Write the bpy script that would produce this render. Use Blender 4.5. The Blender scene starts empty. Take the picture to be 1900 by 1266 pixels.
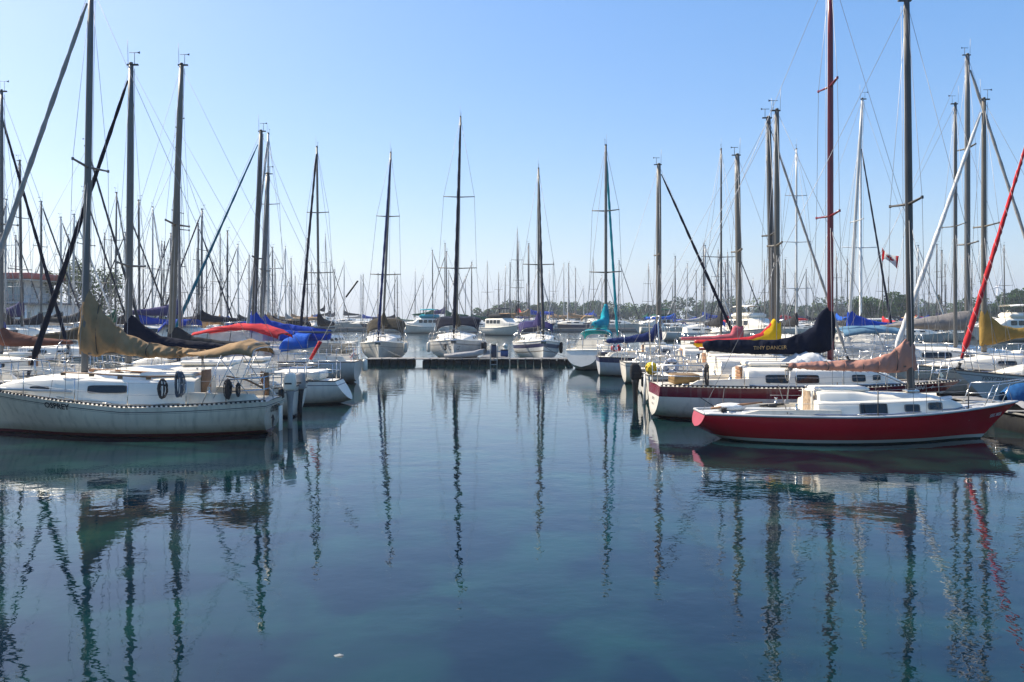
import bpy, math, random
from mathutils import Vector, Matrix, noise
from mathutils.bvhtree import BVHTree
R = math.radians
scene = bpy.context.scene
COL = scene.collection

# ------------------------------------------------------------------ camera
F, CAM_H, HZ, CX = 1480.0, 2.9, 590.0, 950.0       # focal length in photo pixels, eye height, horizon row, centre column
cd = bpy.data.cameras.new('camera'); cam = bpy.data.objects.new('camera', cd); COL.objects.link(cam)
cam.location = (0, 0, CAM_H); cam.rotation_euler = (R(90), 0, 0)
cd.sensor_width = 36.0; cd.lens = 36.0 * F / 1900.0
cd.shift_y = -43.0 / 1900.0
cd.clip_start = 0.1; cd.clip_end = 20000
scene.camera = cam
scene.render.resolution_x, scene.render.resolution_y = 1024, 682

# ------------------------------------------------------------------ sky and sun
SKY_G, SKY_V, SKY_S, SKY_H = 0.62, 1.45, 1.72, 0.507
SUN_EL, SUN_AZ = R(45), R(-63)                     # azimuth from +Y, positive to the right
w = bpy.data.worlds.new('World'); scene.world = w; w.use_nodes = True
nt = w.node_tree; nt.nodes.clear()
sky = nt.nodes.new('ShaderNodeTexSky'); sky.sky_type = 'NISHITA'; sky.sun_disc = False
sky.sun_elevation = SUN_EL; sky.sun_rotation = SUN_AZ
sky.altitude = 0; sky.air_density = 1.0; sky.dust_density = 1.5; sky.ozone_density = 4.0
bg = nt.nodes.new('ShaderNodeBackground'); bg.inputs['Strength'].default_value = 0.145
wo = nt.nodes.new('ShaderNodeOutputWorld')
hs = nt.nodes.new('ShaderNodeHueSaturation'); hs.inputs['Saturation'].default_value = SKY_S; hs.inputs['Hue'].default_value = SKY_H
gm = nt.nodes.new('ShaderNodeGamma'); gm.inputs[1].default_value = SKY_G; hs.inputs['Value'].default_value = SKY_V
nt.links.new(sky.outputs[0], gm.inputs[0]); nt.links.new(gm.outputs[0], hs.inputs['Color']); nt.links.new(hs.outputs[0], bg.inputs[0]); nt.links.new(bg.outputs[0], wo.inputs[0])
sd = bpy.data.lights.new('sun', 'SUN'); sd.energy = 5.0; sd.angle = R(0.53); sd.color = (1.0, 0.91, 0.76)
sun = bpy.data.objects.new('sun', sd); COL.objects.link(sun)
sv = Vector((math.sin(SUN_AZ) * math.cos(SUN_EL), math.cos(SUN_AZ) * math.cos(SUN_EL), math.sin(SUN_EL)))
sun.rotation_euler = sv.to_track_quat('Z', 'Y').to_euler(); sun.location = (-30, 20, 60)
vs = scene.view_settings
vs.view_transform = 'Standard'; vs.look = 'None'; vs.exposure = 0.82; vs.gamma = 1.0
try: vs.use_curve_mapping = False
except Exception: pass
scene.cycles.use_denoising = True
scene.cycles.max_bounces = 6; scene.cycles.volume_bounces = 0; scene.cycles.transparent_max_bounces = 12
scene.cycles.caustics_reflective = False; scene.cycles.caustics_refractive = False

def at(px, py, Y):
    """A point at distance Y that the photo shows at (px, py)."""
    return Vector(((px - CX) * Y / F, Y, CAM_H - (py - HZ) * Y / F))

# ------------------------------------------------------------------ materials
MATS = {}
def mat(key, col, rough=0.5, metal=0.0, vary=0.12, scale=3.0, bump=0.0, bscale=30.0, spec=0.5, dirt=None, dirt_amt=0.0, alpha=1.0):
    if key in MATS: return MATS[key]
    m = bpy.data.materials.new(key); m.use_nodes = True
    n, l = m.node_tree.nodes, m.node_tree.links
    b = n['Principled BSDF']
    b.inputs['Roughness'].default_value = rough; b.inputs['Metallic'].default_value = metal
    b.inputs['Specular IOR Level'].default_value = spec
    b.inputs['Alpha'].default_value = alpha
    tc = n.new('ShaderNodeTexCoord')
    nz = n.new('ShaderNodeTexNoise'); nz.inputs['Scale'].default_value = scale; nz.inputs['Detail'].default_value = 5
    l.new(tc.outputs['Object'], nz.inputs['Vector'])
    rp = n.new('ShaderNodeValToRGB')
    lo = tuple(c * (1 - vary) for c in col); hi = tuple(min(1, c * (1 + vary)) for c in col)
    rp.color_ramp.elements[0].position = 0.3; rp.color_ramp.elements[1].position = 0.7
    rp.color_ramp.elements[0].color = (*lo, 1); rp.color_ramp.elements[1].color = (*hi, 1)
    l.new(nz.outputs[0], rp.inputs[0])
    out = rp.outputs[0]
    if dirt:
        n2 = n.new('ShaderNodeTexNoise'); n2.inputs['Scale'].default_value = scale * 2.3; n2.inputs['Detail'].default_value = 8
        mp = n.new('ShaderNodeMapping'); mp.inputs['Scale'].default_value = (1, 1, 0.25)
        l.new(tc.outputs['Object'], mp.inputs[0]); l.new(mp.outputs[0], n2.inputs['Vector'])
        r2 = n.new('ShaderNodeMapRange'); r2.inputs[1].default_value = 0.5; r2.inputs[2].default_value = 0.78; r2.inputs[4].default_value = dirt_amt
        l.new(n2.outputs[0], r2.inputs[0])
        mx = n.new('ShaderNodeMix'); mx.data_type = 'RGBA'; mx.inputs[7].default_value = (*dirt, 1)
        l.new(r2.outputs[0], mx.inputs[0]); l.new(out, mx.inputs[6]); out = mx.outputs[2]
    l.new(out, b.inputs['Base Color'])
    if bump > 0:
        nb = n.new('ShaderNodeTexNoise'); nb.inputs['Scale'].default_value = bscale; nb.inputs['Detail'].default_value = 4
        l.new(tc.outputs['Object'], nb.inputs['Vector'])
        bp = n.new('ShaderNodeBump'); bp.inputs['Strength'].default_value = bump; bp.inputs['Distance'].default_value = 0.02
        l.new(nb.outputs[0], bp.inputs['Height']); l.new(bp.outputs[0], b.inputs['Normal'])
    MATS[key] = m
    return m

def hull_mat(key, top, band=None, band_w=0.0, boot=(0.02, 0.02, 0.025), boot_z=0.06, line=None, stripe=None, under=(0.03, 0.012, 0.01), under_z=0.0, rough=0.3, dirt=0.25, chips=False, spec=0.5):
    """Painted topsides: v of the UV is the distance below the sheer, object z the height above the water."""
    if key in MATS: return MATS[key]
    m = bpy.data.materials.new(key); m.use_nodes = True
    n, l = m.node_tree.nodes, m.node_tree.links
    b = n['Principled BSDF']; b.inputs['Roughness'].default_value = rough; b.inputs['Specular IOR Level'].default_value = spec
    tc = n.new('ShaderNodeTexCoord'); so = n.new('ShaderNodeSeparateXYZ'); l.new(tc.outputs['Object'], so.inputs[0])
    uv = n.new('ShaderNodeUVMap'); su = n.new('ShaderNodeSeparateXYZ'); l.new(uv.outputs[0], su.inputs[0])
    def rng(sock, a, c):
        r = n.new('ShaderNodeMath'); r.operation = 'GREATER_THAN'; l.new(sock, r.inputs[0]); r.inputs[1].default_value = a
        s = n.new('ShaderNodeMath'); s.operation = 'LESS_THAN'; l.new(sock, s.inputs[0]); s.inputs[1].default_value = c
        p = n.new('ShaderNodeMath'); p.operation = 'MULTIPLY'; l.new(r.outputs[0], p.inputs[0]); l.new(s.outputs[0], p.inputs[1])
        return p.outputs[0]
    def mix(f, a, col, k=1.0):
        x = n.new('ShaderNodeMix'); x.data_type = 'RGBA'; x.inputs[7].default_value = (*col, 1)
        if k != 1.0:
            q = n.new('ShaderNodeMath'); q.operation = 'MULTIPLY'; q.inputs[1].default_value = k; l.new(f, q.inputs[0]); f = q.outputs[0]
        l.new(f, x.inputs[0]); l.new(a, x.inputs[6]); return x.outputs[2]
    nz = n.new('ShaderNodeTexNoise'); nz.inputs['Scale'].default_value = 1.3; nz.inputs['Detail'].default_value = 6
    l.new(tc.outputs['Object'], nz.inputs['Vector'])
    rp = n.new('ShaderNodeValToRGB')
    rp.color_ramp.elements[0].position = 0.3; rp.color_ramp.elements[1].position = 0.7
    rp.color_ramp.elements[0].color = (*[c * 0.9 for c in top], 1); rp.color_ramp.elements[1].color = (*[min(1, c * 1.08) for c in top], 1)
    l.new(nz.outputs[0], rp.inputs[0]); c = rp.outputs[0]
    if band: c = mix(rng(su.outputs[1], -1, band_w), c, band)
    if stripe:
        for (a, bb, col) in stripe: c = mix(rng(su.outputs[1], a, bb), c, col)
    # streaks and scum running down the side
    mp = n.new('ShaderNodeMapping'); mp.inputs['Scale'].default_value = (7, 7, 0.5); l.new(tc.outputs['Object'], mp.inputs[0])
    ns = n.new('ShaderNodeTexNoise'); ns.inputs['Scale'].default_value = 1.0; ns.inputs['Detail'].default_value = 7; l.new(mp.outputs[0], ns.inputs['Vector'])
    rr = n.new('ShaderNodeMapRange'); rr.inputs[1].default_value = 0.5; rr.inputs[2].default_value = 0.8; rr.inputs[4].default_value = dirt; l.new(ns.outputs[0], rr.inputs[0])
    c = mix(rr.outputs[0], c, tuple(0.35 * v + 0.006 for v in top))
    lowr = n.new('ShaderNodeMapRange'); lowr.inputs[1].default_value = boot_z + 0.22; lowr.inputs[2].default_value = boot_z; lowr.inputs[4].default_value = 2.2 * dirt
    l.new(so.outputs[2], lowr.inputs[0]); 
    mm = n.new('ShaderNodeMath'); mm.operation = 'MULTIPLY'; l.new(lowr.outputs[0], mm.inputs[0]); l.new(nz.outputs[0], mm.inputs[1])
    c = mix(mm.outputs[0], c, (0.12, 0.10, 0.045))
    if chips:
        ncx = n.new('ShaderNodeTexNoise'); ncx.inputs['Scale'].default_value = 5.0; ncx.inputs['Detail'].default_value = 9; l.new(tc.outputs['Object'], ncx.inputs['Vector'])
        rc = n.new('ShaderNodeMapRange'); rc.inputs[1].default_value = 0.735; rc.inputs[2].default_value = 0.75; l.new(ncx.outputs[0], rc.inputs[0])
        c = mix(rc.outputs[0], c, (0.5, 0.22, 0.2))
    # wavering edge of the painted waterline
    wz = n.new('ShaderNodeMath'); wz.operation = 'MULTIPLY_ADD'; l.new(nz.outputs[0], wz.inputs[0]); wz.inputs[1].default_value = 0.02; l.new(so.outputs[2], wz.inputs[2])
    c = mix(rng(so.outputs[2], -9, boot_z), c, boot)
    c = mix(rng(wz.outputs[0], -9, under_z), c, under)
    l.new(c, b.inputs['Base Color'])
    rm = n.new('ShaderNodeMapRange'); rm.inputs[3].default_value = rough * 0.8; rm.inputs[4].default_value = rough * 1.5; l.new(nz.outputs[0], rm.inputs[0]); l.new(rm.outputs[0], b.inputs['Roughness'])
    MATS[key] = m
    return m

# ------------------------------------------------------------------ object helpers
def tag(o, label=None, cat=None, group=None, kind=None):
    if label: o['label'] = label
    if cat: o['category'] = cat
    if group: o['group'] = group
    if kind: o['kind'] = kind
    return o
def thing(name, label, cat, loc=(0, 0, 0), rz=0.0, group=None):
    o = bpy.data.objects.new(name, None); COL.objects.link(o)
    o.location = loc; o.rotation_euler = (0, 0, rz); o.empty_display_size = 0.3
    return tag(o, label, cat, group)
def copy_tree(o, parent=None):
    c = o.copy(); COL.objects.link(c)
    if parent is not None: c.parent = parent
    for ch in KIDS.get(o.name, []):
        KIDS.setdefault(c.name, []).append(copy_tree(ch, c))
    return c
KIDS = {}

class MB:
    """Collects vertices and faces; build() links them as one mesh object."""
    def __init__(s): s.v, s.f, s.sm, s.mi, s.uv = [], [], [], [], None
    def add(s, vs, fs, smooth=False, mi=0):
        o = len(s.v); s.v += [tuple(p) for p in vs]
        s.f += [tuple(i + o for i in f) for f in fs]; s.sm += [smooth] * len(fs); s.mi += [mi] * len(fs)
        return s
    def box(s, c, d, rz=0.0, ry=0.0, mi=0, bev=0.0):
        x, y, z = (k / 2 for k in d); M = Matrix.Rotation(rz, 3, 'Z') @ Matrix.Rotation(ry, 3, 'Y'); c = Vector(c)
        if bev <= 0:
            p = [c + M @ Vector((sx * x, sy * y, sz * z)) for sz in (-1, 1) for sx, sy in ((-1, -1), (1, -1), (1, 1), (-1, 1))]
            return s.add(p, [(3, 2, 1, 0), (4, 5, 6, 7), (0, 1, 5, 4), (1, 2, 6, 5), (2, 3, 7, 6), (3, 0, 4, 7)], False, mi)
        b = min(bev, x * .9, y * .9, z * .9)
        def ring(ex, ey, zz):
            q = b * 0.3
            pts = [(-ex + b, -ey), (ex - b, -ey), (ex - q, -ey + q), (ex, -ey + b), (ex, ey - b), (ex - q, ey - q), (ex - b, ey), (-ex + b, ey), (-ex + q, ey - q), (-ex, ey - b), (-ex, -ey + b), (-ex + q, -ey + q)]
            return [c + M @ Vector((a, d_, zz)) for a, d_ in pts]
        return s.loft([ring(x - b, y - b, -z), ring(x, y, -z + b), ring(x, y, z - b), ring(x - b, y - b, z)], True, True, mi=mi)
    def tube(s, pts, r, n=6, cap=True, mi=0, flat=1.0):
        pts = [Vector(p) for p in pts]
        if not isinstance(r, (list, tuple)): r = [r] * len(pts)
        rings = []
        for i, p in enumerate(pts):
            t = (pts[min(i + 1, len(pts) - 1)] - pts[max(i - 1, 0)])
            if t.length < 1e-9: t = Vector((0, 0, 1))
            t.normalize()
            a = Vector((0, 1, 0)) if abs(t.y) < 0.9 else Vector((1, 0, 0))
            u = t.cross(a).normalized(); v = t.cross(u).normalized()
            rings.append([p + (u * math.cos(2 * math.pi * k / n) + v * flat * math.sin(2 * math.pi * k / n)) * r[i] for k in range(n)])
        return s.loft(rings, True, cap, mi=mi)
    def loft(s, rings, closed=True, cap=False, smooth=True, mi=0):
        n = len(rings[0]); vs = [p for rg in rings for p in rg]; fs = []
        for i in range(len(rings) - 1):
            for k in range(n if closed else n - 1):
                k2 = (k + 1) % n
                fs.append((i * n + k, i * n + k2, (i + 1) * n + k2, (i + 1) * n + k))
        s.add(vs, fs, smooth, mi)
        if cap:
            o = len(s.v) - len(vs)
            s.f += [tuple(o + k for k in reversed(range(n))), tuple(o + (len(rings) - 1) * n + k for k in range(n))]; s.sm += [False, False]; s.mi += [mi, mi]
        return s
    def ball(s, c, r, nu=10, nv=7, sc=(1, 1, 1), mi=0):
        c = Vector(c); rings = []
        for j in range(nv + 1):
            th = math.pi * j / nv; rr = max(math.sin(th), 0.02)
            rings.append([c + Vector((r * sc[0] * rr * math.cos(2 * math.pi * k / nu), r * sc[1] * rr * math.sin(2 * math.pi * k / nu), -r * sc[2] * math.cos(th))) for k in range(nu)])
        return s.loft(rings, True, True, mi=mi)
    def mesh(s, name, mats):
        me = bpy.data.meshes.new(name); me.from_pydata(s.v, [], s.f)
        me.polygons.foreach_set('use_smooth', s.sm)
        for m in (mats if isinstance(mats, (list, tuple)) else [mats]): me.materials.append(m)
        if any(s.mi): me.polygons.foreach_set('material_index', s.mi)
        if s.uv:
            ul = me.uv_layers.new(name='UVMap')
            for lp in me.loops: ul.data[lp.index].uv = s.uv[lp.vertex_index]
        me.update()
        return me
    def build(s, name, mats, parent=None, recalc=False, **props):
        me = s.mesh(name, mats)
        if recalc:
            import bmesh
            bm = bmesh.new(); bm.from_mesh(me); bmesh.ops.recalc_face_normals(bm, faces=bm.faces); bm.to_mesh(me); bm.free()
        o = bpy.data.objects.new(name, me); COL.objects.link(o)
        if parent is not None:
            o.parent = parent; KIDS.setdefault(parent.name, []).append(o)
        for k, v in props.items(): o[k] = v
        return o

def lerp(a, b, t): return a + (b - a) * t
def smooth01(t): t = max(0, min(1, t)); return t * t * (3 - 2 * t)
def interp(tab, x):
    """Piecewise smooth interpolation through (x, a, b, ...) rows."""
    if x <= tab[0][0]: return tab[0][1:]
    for p, q in zip(tab, tab[1:]):
        if x <= q[0]:
            t = (x - p[0]) / (q[0] - p[0]); t = 0.5 * t + 0.5 * smooth01(t)
            return tuple(lerp(a, b, t) for a, b in zip(p[1:], q[1:]))
    return tab[-1][1:]

# ------------------------------------------------------------------ water
def water_material():
    m = bpy.data.materials.new('harbour_water'); m.use_nodes = True
    n, l = m.node_tree.nodes, m.node_tree.links
    b = n['Principled BSDF']; b.inputs['Roughness'].default_value = 0.015; b.inputs['IOR'].default_value = 1.48
    tc = n.new('ShaderNodeTexCoord')
    # body colour: deep teal with patches of weed on the bottom showing through
    n1 = n.new('ShaderNodeTexNoise'); n1.inputs['Scale'].default_value = 0.8; n1.inputs['Detail'].default_value = 5; n1.inputs['Distortion'].default_value = 0.6
    l.new(tc.outputs['Object'], n1.inputs['Vector'])
    rp = n.new('ShaderNodeValToRGB'); e = rp.color_ramp.elements
    e[0].position = 0.42; e[0].color = (0.0004, 0.0075, 0.015, 1); e[1].position = 0.68; e[1].color = (0.0045, 0.031, 0.027, 1)
    l.new(n1.outputs[0], rp.inputs[0]); l.new(rp.outputs[0], b.inputs['Base Color'])
    # ripples: long low swell, short chop; the basin between the boats is calmer than the open water
    def nz(scale, sx, sy, det, rot=0.0):
        mp = n.new('ShaderNodeMapping'); mp.inputs['Scale'].default_value = (sx, sy, 1); mp.inputs['Rotation'].default_value = (0, 0, rot)
        l.new(tc.outputs['Object'], mp.inputs[0])
        t = n.new('ShaderNodeTexNoise'); t.inputs['Scale'].default_value = scale; t.inputs['Detail'].default_value = det; t.inputs['Roughness'].default_value = 0.45
        l.new(mp.outputs[0], t.inputs['Vector']); return t.outputs[0]
    a = nz(1.9, 0.75, 1.0, 1.5, 0.3); c = nz(8.0, 0.8, 1.0, 2.0, -0.2); d = nz(0.11, 0.6, 1, 4)
    def mul(x, k):
        q = n.new('ShaderNodeMath'); q.operation = 'MULTIPLY'; l.new(x, q.inputs[0])
        if isinstance(k, float): q.inputs[1].default_value = k
        else: l.new(k, q.inputs[1])
        return q.outputs[0]
    def addn(x, y):
        q = n.new('ShaderNodeMath'); q.operation = 'ADD'; l.new(x, q.inputs[0]); l.new(y, q.inputs[1]); return q.outputs[0]
    amp = n.new('ShaderNodeMapRange'); amp.inputs[1].default_value = 0.35; amp.inputs[2].default_value = 0.7; amp.inputs[3].default_value = 0.35; amp.inputs[4].default_value = 1.5
    l.new(d, amp.inputs[0])
    sp = n.new('ShaderNodeSeparateXYZ'); l.new(tc.outputs['Object'], sp.inputs[0])
    far = n.new('ShaderNodeMapRange'); far.inputs[1].default_value = 52; far.inputs[2].default_value = 90; far.inputs[3].default_value = 1.0; far.inputs[4].default_value = 4.0
    l.new(sp.outputs[1], far.inputs[0])
    h = mul(mul(addn(mul(a, WAVE_A), mul(c, WAVE_C)), amp.outputs[0]), far.outputs[0])
    bp = n.new('ShaderNodeBump'); bp.inputs['Strength'].default_value = 1.0; bp.inputs['Distance'].default_value = 1.0
    l.new(h, bp.inputs['Height']); l.new(bp.outputs[0], b.inputs['Normal'])
    return m
WAVE_A, WAVE_C = 0.0062, 0.0022
wm = MB(); SZ = 3900.0
ys = [-60, 0, 30, 80, 200, 600, SZ]; xs = [-SZ, -400, -60, 0, 60, 400, SZ]
wm.add([(x, y, 0) for y in ys for x in xs], [(j * 7 + i, j * 7 + i + 1, (j + 1) * 7 + i + 1, (j + 1) * 7 + i) for j in range(6) for i in range(6)])
water = wm.build('water', water_material()); tag(water, kind='structure')

# ------------------------------------------------------------------ haze: the summer air over the lake
hz = MB(); hz.box((0, SZ / 2 - 40, 69.5), (2 * SZ + 40, SZ + 80, 141.0))
hm = bpy.data.materials.new('haze'); hm.use_nodes = True
hm.node_tree.nodes.clear()
pv = hm.node_tree.nodes.new('ShaderNodeVolumePrincipled'); pv.inputs['Color'].default_value = (0.80, 0.88, 1.0, 1); pv.inputs['Density'].default_value = 0.0004
pv.inputs['Anisotropy'].default_value = 0.2
ho = hm.node_tree.nodes.new('ShaderNodeOutputMaterial'); hm.node_tree.links.new(pv.outputs[0], ho.inputs['Volume'])
haze = hz.build('haze', hm); tag(haze, kind='stuff')

# ------------------------------------------------------------------ shared paints, cloths and metals
WHITE = mat('gelcoat_white', (0.83, 0.765, 0.645), 0.35, vary=0.06, scale=1.5, dirt=(0.42, 0.38, 0.30), dirt_amt=0.35)
CREAM = mat('gelcoat_cream', (0.66, 0.60, 0.49), 0.4, vary=0.08, scale=2, dirt=(0.3, 0.24, 0.16), dirt_amt=0.4)
DECKG = mat('nonskid_grey', (0.42, 0.43, 0.43), 0.75, vary=0.12, scale=4, bump=0.25, bscale=120)
ALU = mat('anodised_aluminium', (0.13, 0.127, 0.12), 0.5, metal=0.25, vary=0.15, scale=1.2, dirt=(0.12, 0.11, 0.10), dirt_amt=0.5)
ALUD = mat('weathered_grey_spar', (0.075, 0.07, 0.064), 0.55, metal=0.15, vary=0.18, scale=1.5, dirt=(0.07, 0.06, 0.05), dirt_amt=0.5)
ALUB = mat('bright_spar', (0.5, 0.5, 0.48), 0.4, metal=0.1, vary=0.1, scale=1.5)
TANSPAR = mat('tan_painted_spar', (0.15, 0.132, 0.105), 0.5, metal=0.1, vary=0.12, scale=1.5)
STEEL = mat('stainless_steel', (0.55, 0.55, 0.54), 0.25, metal=0.9, vary=0.08)
WIRE = mat('rigging_wire', (0.26, 0.27, 0.29), 0.45, metal=0.4, vary=0.08)
BLACK = mat('black_rubber', (0.016, 0.016, 0.018), 0.55, vary=0.25)
DARKW = mat('smoked_window', (0.012, 0.014, 0.018), 0.08, vary=0.2, scale=1.0)
CLEARV = mat('clear_vinyl', (0.55, 0.60, 0.66), 0.15, vary=0.15, alpha=0.45)
TEAK = mat('weathered_teak', (0.26, 0.13, 0.06), 0.6, vary=0.3, scale=9, bump=0.3)
REDP = mat('red_spar_paint', (0.19, 0.012, 0.018), 0.3, vary=0.12, scale=2)
def cloth(key, col, vary=0.16):
    m = cloth0(key, col, vary); n, l = m.node_tree.nodes, m.node_tree.links
    b0 = [x for x in n if x.type == 'BUMP'][0]; tc = [x for x in n if x.type == 'TEX_COORD'][0]      # ridged creases on top of the weave
    mp = n.new('ShaderNodeMapping'); mp.inputs['Scale'].default_value = (1.6, 1.0, 0.8); mp.inputs['Rotation'].default_value = (0.3, 0.5, 0.2); l.new(tc.outputs['Object'], mp.inputs[0])
    r = n.new('ShaderNodeTexNoise'); r.noise_type = 'RIDGED_MULTIFRACTAL'; r.inputs['Scale'].default_value = 2.6; r.inputs['Detail'].default_value = 3; r.inputs['Distortion'].default_value = 0.5
    l.new(mp.outputs[0], r.inputs['Vector']); b1 = n.new('ShaderNodeBump'); b1.inputs['Strength'].default_value = 0.55; b1.inputs['Distance'].default_value = 0.05
    l.new(r.outputs[0], b1.inputs['Height']); l.new(b0.outputs[0], b1.inputs['Normal']); l.new(b1.outputs[0], n['Principled BSDF'].inputs['Normal'])
    return m
def cloth0(key, col, vary=0.16):
    return mat('canvas_' + key, col, 0.85, vary=vary, scale=2.2, bump=0.9, bscale=7, spec=0.12, dirt=tuple(c * 0.5 for c in col), dirt_amt=0.35)
TAN = cloth('tan', (0.31, 0.20, 0.105)); NAVY = cloth('navy', (0.006, 0.009, 0.022)); BLUE = cloth('blue', (0.012, 0.05, 0.33))
ROYAL = cloth('royal', (0.012, 0.09, 0.42)); RED = cloth('red', (0.47, 0.03, 0.035)); PEACH = cloth('peach', (0.43, 0.215, 0.16))
TEAL = cloth('teal', (0.01, 0.29, 0.36)); YELLOW = cloth('yellow', (0.74, 0.43, 0.015)); MUST = cloth('mustard', (0.26, 0.165, 0.045))
NAVYB = cloth('deep_blue', (0.010, 0.022, 0.095)); TEALD = cloth('dark_teal', (0.008, 0.10, 0.16)); SEAB = cloth('sea_blue', (0.015, 0.075, 0.20))
GREEN = cloth('green', (0.008, 0.07, 0.04)); BROWN = cloth('brown', (0.13, 0.055, 0.04)); GREYC = cloth('grey', (0.19, 0.175, 0.165))
PURPLE = cloth('purple', (0.04, 0.034, 0.115)); CHAR = cloth('charcoal', (0.03, 0.03, 0.033)); STEELB = cloth('slate_blue', (0.10, 0.19, 0.27))
ROSE = cloth('rose', (0.42, 0.10, 0.12)); OLIVE = cloth('dark_olive', (0.06, 0.05, 0.035)); WSAIL = cloth('white', (0.66, 0.65, 0.62)); GREYS = cloth('pale_grey', (0.33, 0.32, 0.31))

def text_mesh(body, size, bold=0.0):
    c = bpy.data.curves.new('lettering', 'FONT'); c.body = body; c.size = size; c.align_x = 'CENTER'; c.align_y = 'CENTER'; c.offset = bold; c.resolution_u = 2
    o = bpy.data.objects.new('lettering', c); COL.objects.link(o)
    me = o.to_mesh(); vs = [v.co.copy() for v in me.vertices]; fs = [tuple(p.vertices) for p in me.polygons]
    o.to_mesh_clear(); bpy.data.objects.remove(o); bpy.data.curves.remove(c)
    return vs, fs

ROPE_A = mat('worn_rope', (0.34, 0.31, 0.26), .9, vary=.3, scale=25); ROPE_B = mat('blue_fleck_rope', (0.12, 0.15, 0.24), .9, vary=.3, scale=25)
class Boat:
    def __init__(s, name, label, loc, rz, L=8.5, B=2.6, fb=(0.85, 0.8, 1.1), tw=0.6, tm=0.42, rake=-0.15, bo=1.3, zs=0.05, d=0.4, hull=None, cat='sailboat', group=None, N=26, M=8, sp=1.7, be=1.08):
        s.__dict__.update(L=L, B=B, fb=fb, tw=tw, tm=tm, rake=rake, bo=bo, zs=zs, d=d, N=N, M=M, sp=sp, be=be)
        s.root = thing(name, label, cat, loc, rz, group); s.hm = hull; s.parts = {}
    def half(s, t):
        if t < s.tm: return s.B / 2 * (s.tw + (1 - s.tw) * math.sin(math.pi / 2 * t / s.tm))
        u = (t - s.tm) / (1 - s.tm); return s.B / 2 * max(0.0, 1 - u ** 2.0) ** s.be
    def sheer(s, t):
        a, b, c = s.fb      # through stern, low point and bow
        return a + (b - a) * (t / 0.4) * (2 - t / 0.4) if t < 0.4 else b + (c - b) * ((t - 0.4) / 0.6) ** s.sp
    def bottom(s, t):
        if t < 0.36: return lerp(s.zs, -s.d, math.sin(math.pi / 2 * t / 0.36))
        if t < 0.68: return -s.d
        return lerp(-s.d, -0.12, smooth01((t - 0.68) / 0.32))
    def pos(s, t, q, side):
        x = lerp(-s.L / 2 + s.rake * q, s.L / 2 - s.bo * q ** 0.85, t)
        k = lerp(2.6, 1.35, smooth01((t - 0.35) / 0.65))
        y = s.half(t) * max(0.0, 1 - q ** k) ** 0.62
        return Vector((x, side * y, lerp(s.sheer(t), s.bottom(t), q)))
    def tx(s, x): return max(0, min(1, (x + s.L / 2) / s.L))
    def deckz(s, x): return s.sheer(s.tx(x))
    def edge(s, x, side, inset=0.0): return Vector((x, side * max(0, s.half(s.tx(x)) - inset), s.deckz(x)))
    def make_hull(s, deck_mat=None, rail=None, rail_r=0.025, transom_mat=None):
        m = MB(); ts = [0.5 - 0.5 * math.cos(math.pi * i / s.N) for i in range(s.N + 1)]; ts = [0.6 * a + 0.4 * i / s.N for i, a in enumerate(ts)]
        uv = []; m.uv = uv
        for side in (-1, 1):
            rings = [[s.pos(t, j / s.M, side) for j in range(s.M + 1)] for t in ts]
            for t, r in zip(ts, rings): uv += [(p.x, s.sheer(t) - p.z) for p in r]
            if side > 0: m.loft(rings, False)
            else:
                n = s.M + 1; vs = [p for r in rings for p in r]
                m.add(vs, [(i * n + k + 1, i * n + k, (i + 1) * n + k, (i + 1) * n + k + 1) for i in range(s.N) for k in range(s.M)], True)
        s.hull = m.build('hull', s.hm, s.root); s.bvh = BVHTree.FromPolygons([Vector(v) for v in m.v], m.f)
        tr = MB(); tr.uv = []
        ring = [s.pos(0, j / s.M, 1) for j in range(s.M + 1)] + [s.pos(0, j / s.M, -1) for j in range(s.M - 1, -1, -1)]
        tr.v = [tuple(p) for p in ring]; tr.uv = [(p.y, s.sheer(0) - p.z) for p in ring]
        tr.f = [(j, j + 1, 2 * s.M - j - 1, 2 * s.M - j) for j in range(s.M)]; tr.sm = [False] * s.M; tr.mi = [0] * s.M
        s.transom = tr.build('transom', transom_mat or s.hm, s.root)
        dk = MB(); cols = 7
        rows = []
        for i in range(s.N + 1):
            t = ts[i]; p = s.pos(t, 0, 1)
            rows.append([Vector((p.x, lerp(p.y, -p.y, k / (cols - 1)), p.z - 0.012 + 0.035 * (1 - (2 * k / (cols - 1) - 1) ** 2))) for k in range(cols)])
        dk.loft(rows, False); s.deck = dk.build('deck', deck_mat or WHITE, s.root)
        if rail:
            r = MB()
            for side in (-1, 1): r.tube([s.pos(t, 0, side) + Vector((0, 0, rail_r * 0.6)) for t in ts], rail_r, 6)
            r.tube([s.pos(0, 0, -1) + Vector((0, 0, rail_r * .6)), s.pos(0, 0, 1) + Vector((0, 0, rail_r * .6))], rail_r, 6)
            r.build('gunwale', rail, s.root)
        return s
    def slotted_rail(s, m, gap=0.1):
        r = MB()
        for side in (-1, 1):
            n = int(s.L / gap); P = [s.edge(lerp(-s.L / 2 + 0.05, s.L / 2 - 0.1, i / n), side, -0.004) + Vector((0, 0, .008)) for i in range(n + 1)]
            r.tube([p + Vector((0, 0, 0.045)) for p in P[::3] + [P[-1]]], 0.012, 5)
            for p in P[::1]: r.box(p + Vector((0, 0, 0.015)), (gap * 0.5, 0.012, 0.036))
        r.build('toe_rail', m, s.root)
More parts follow.
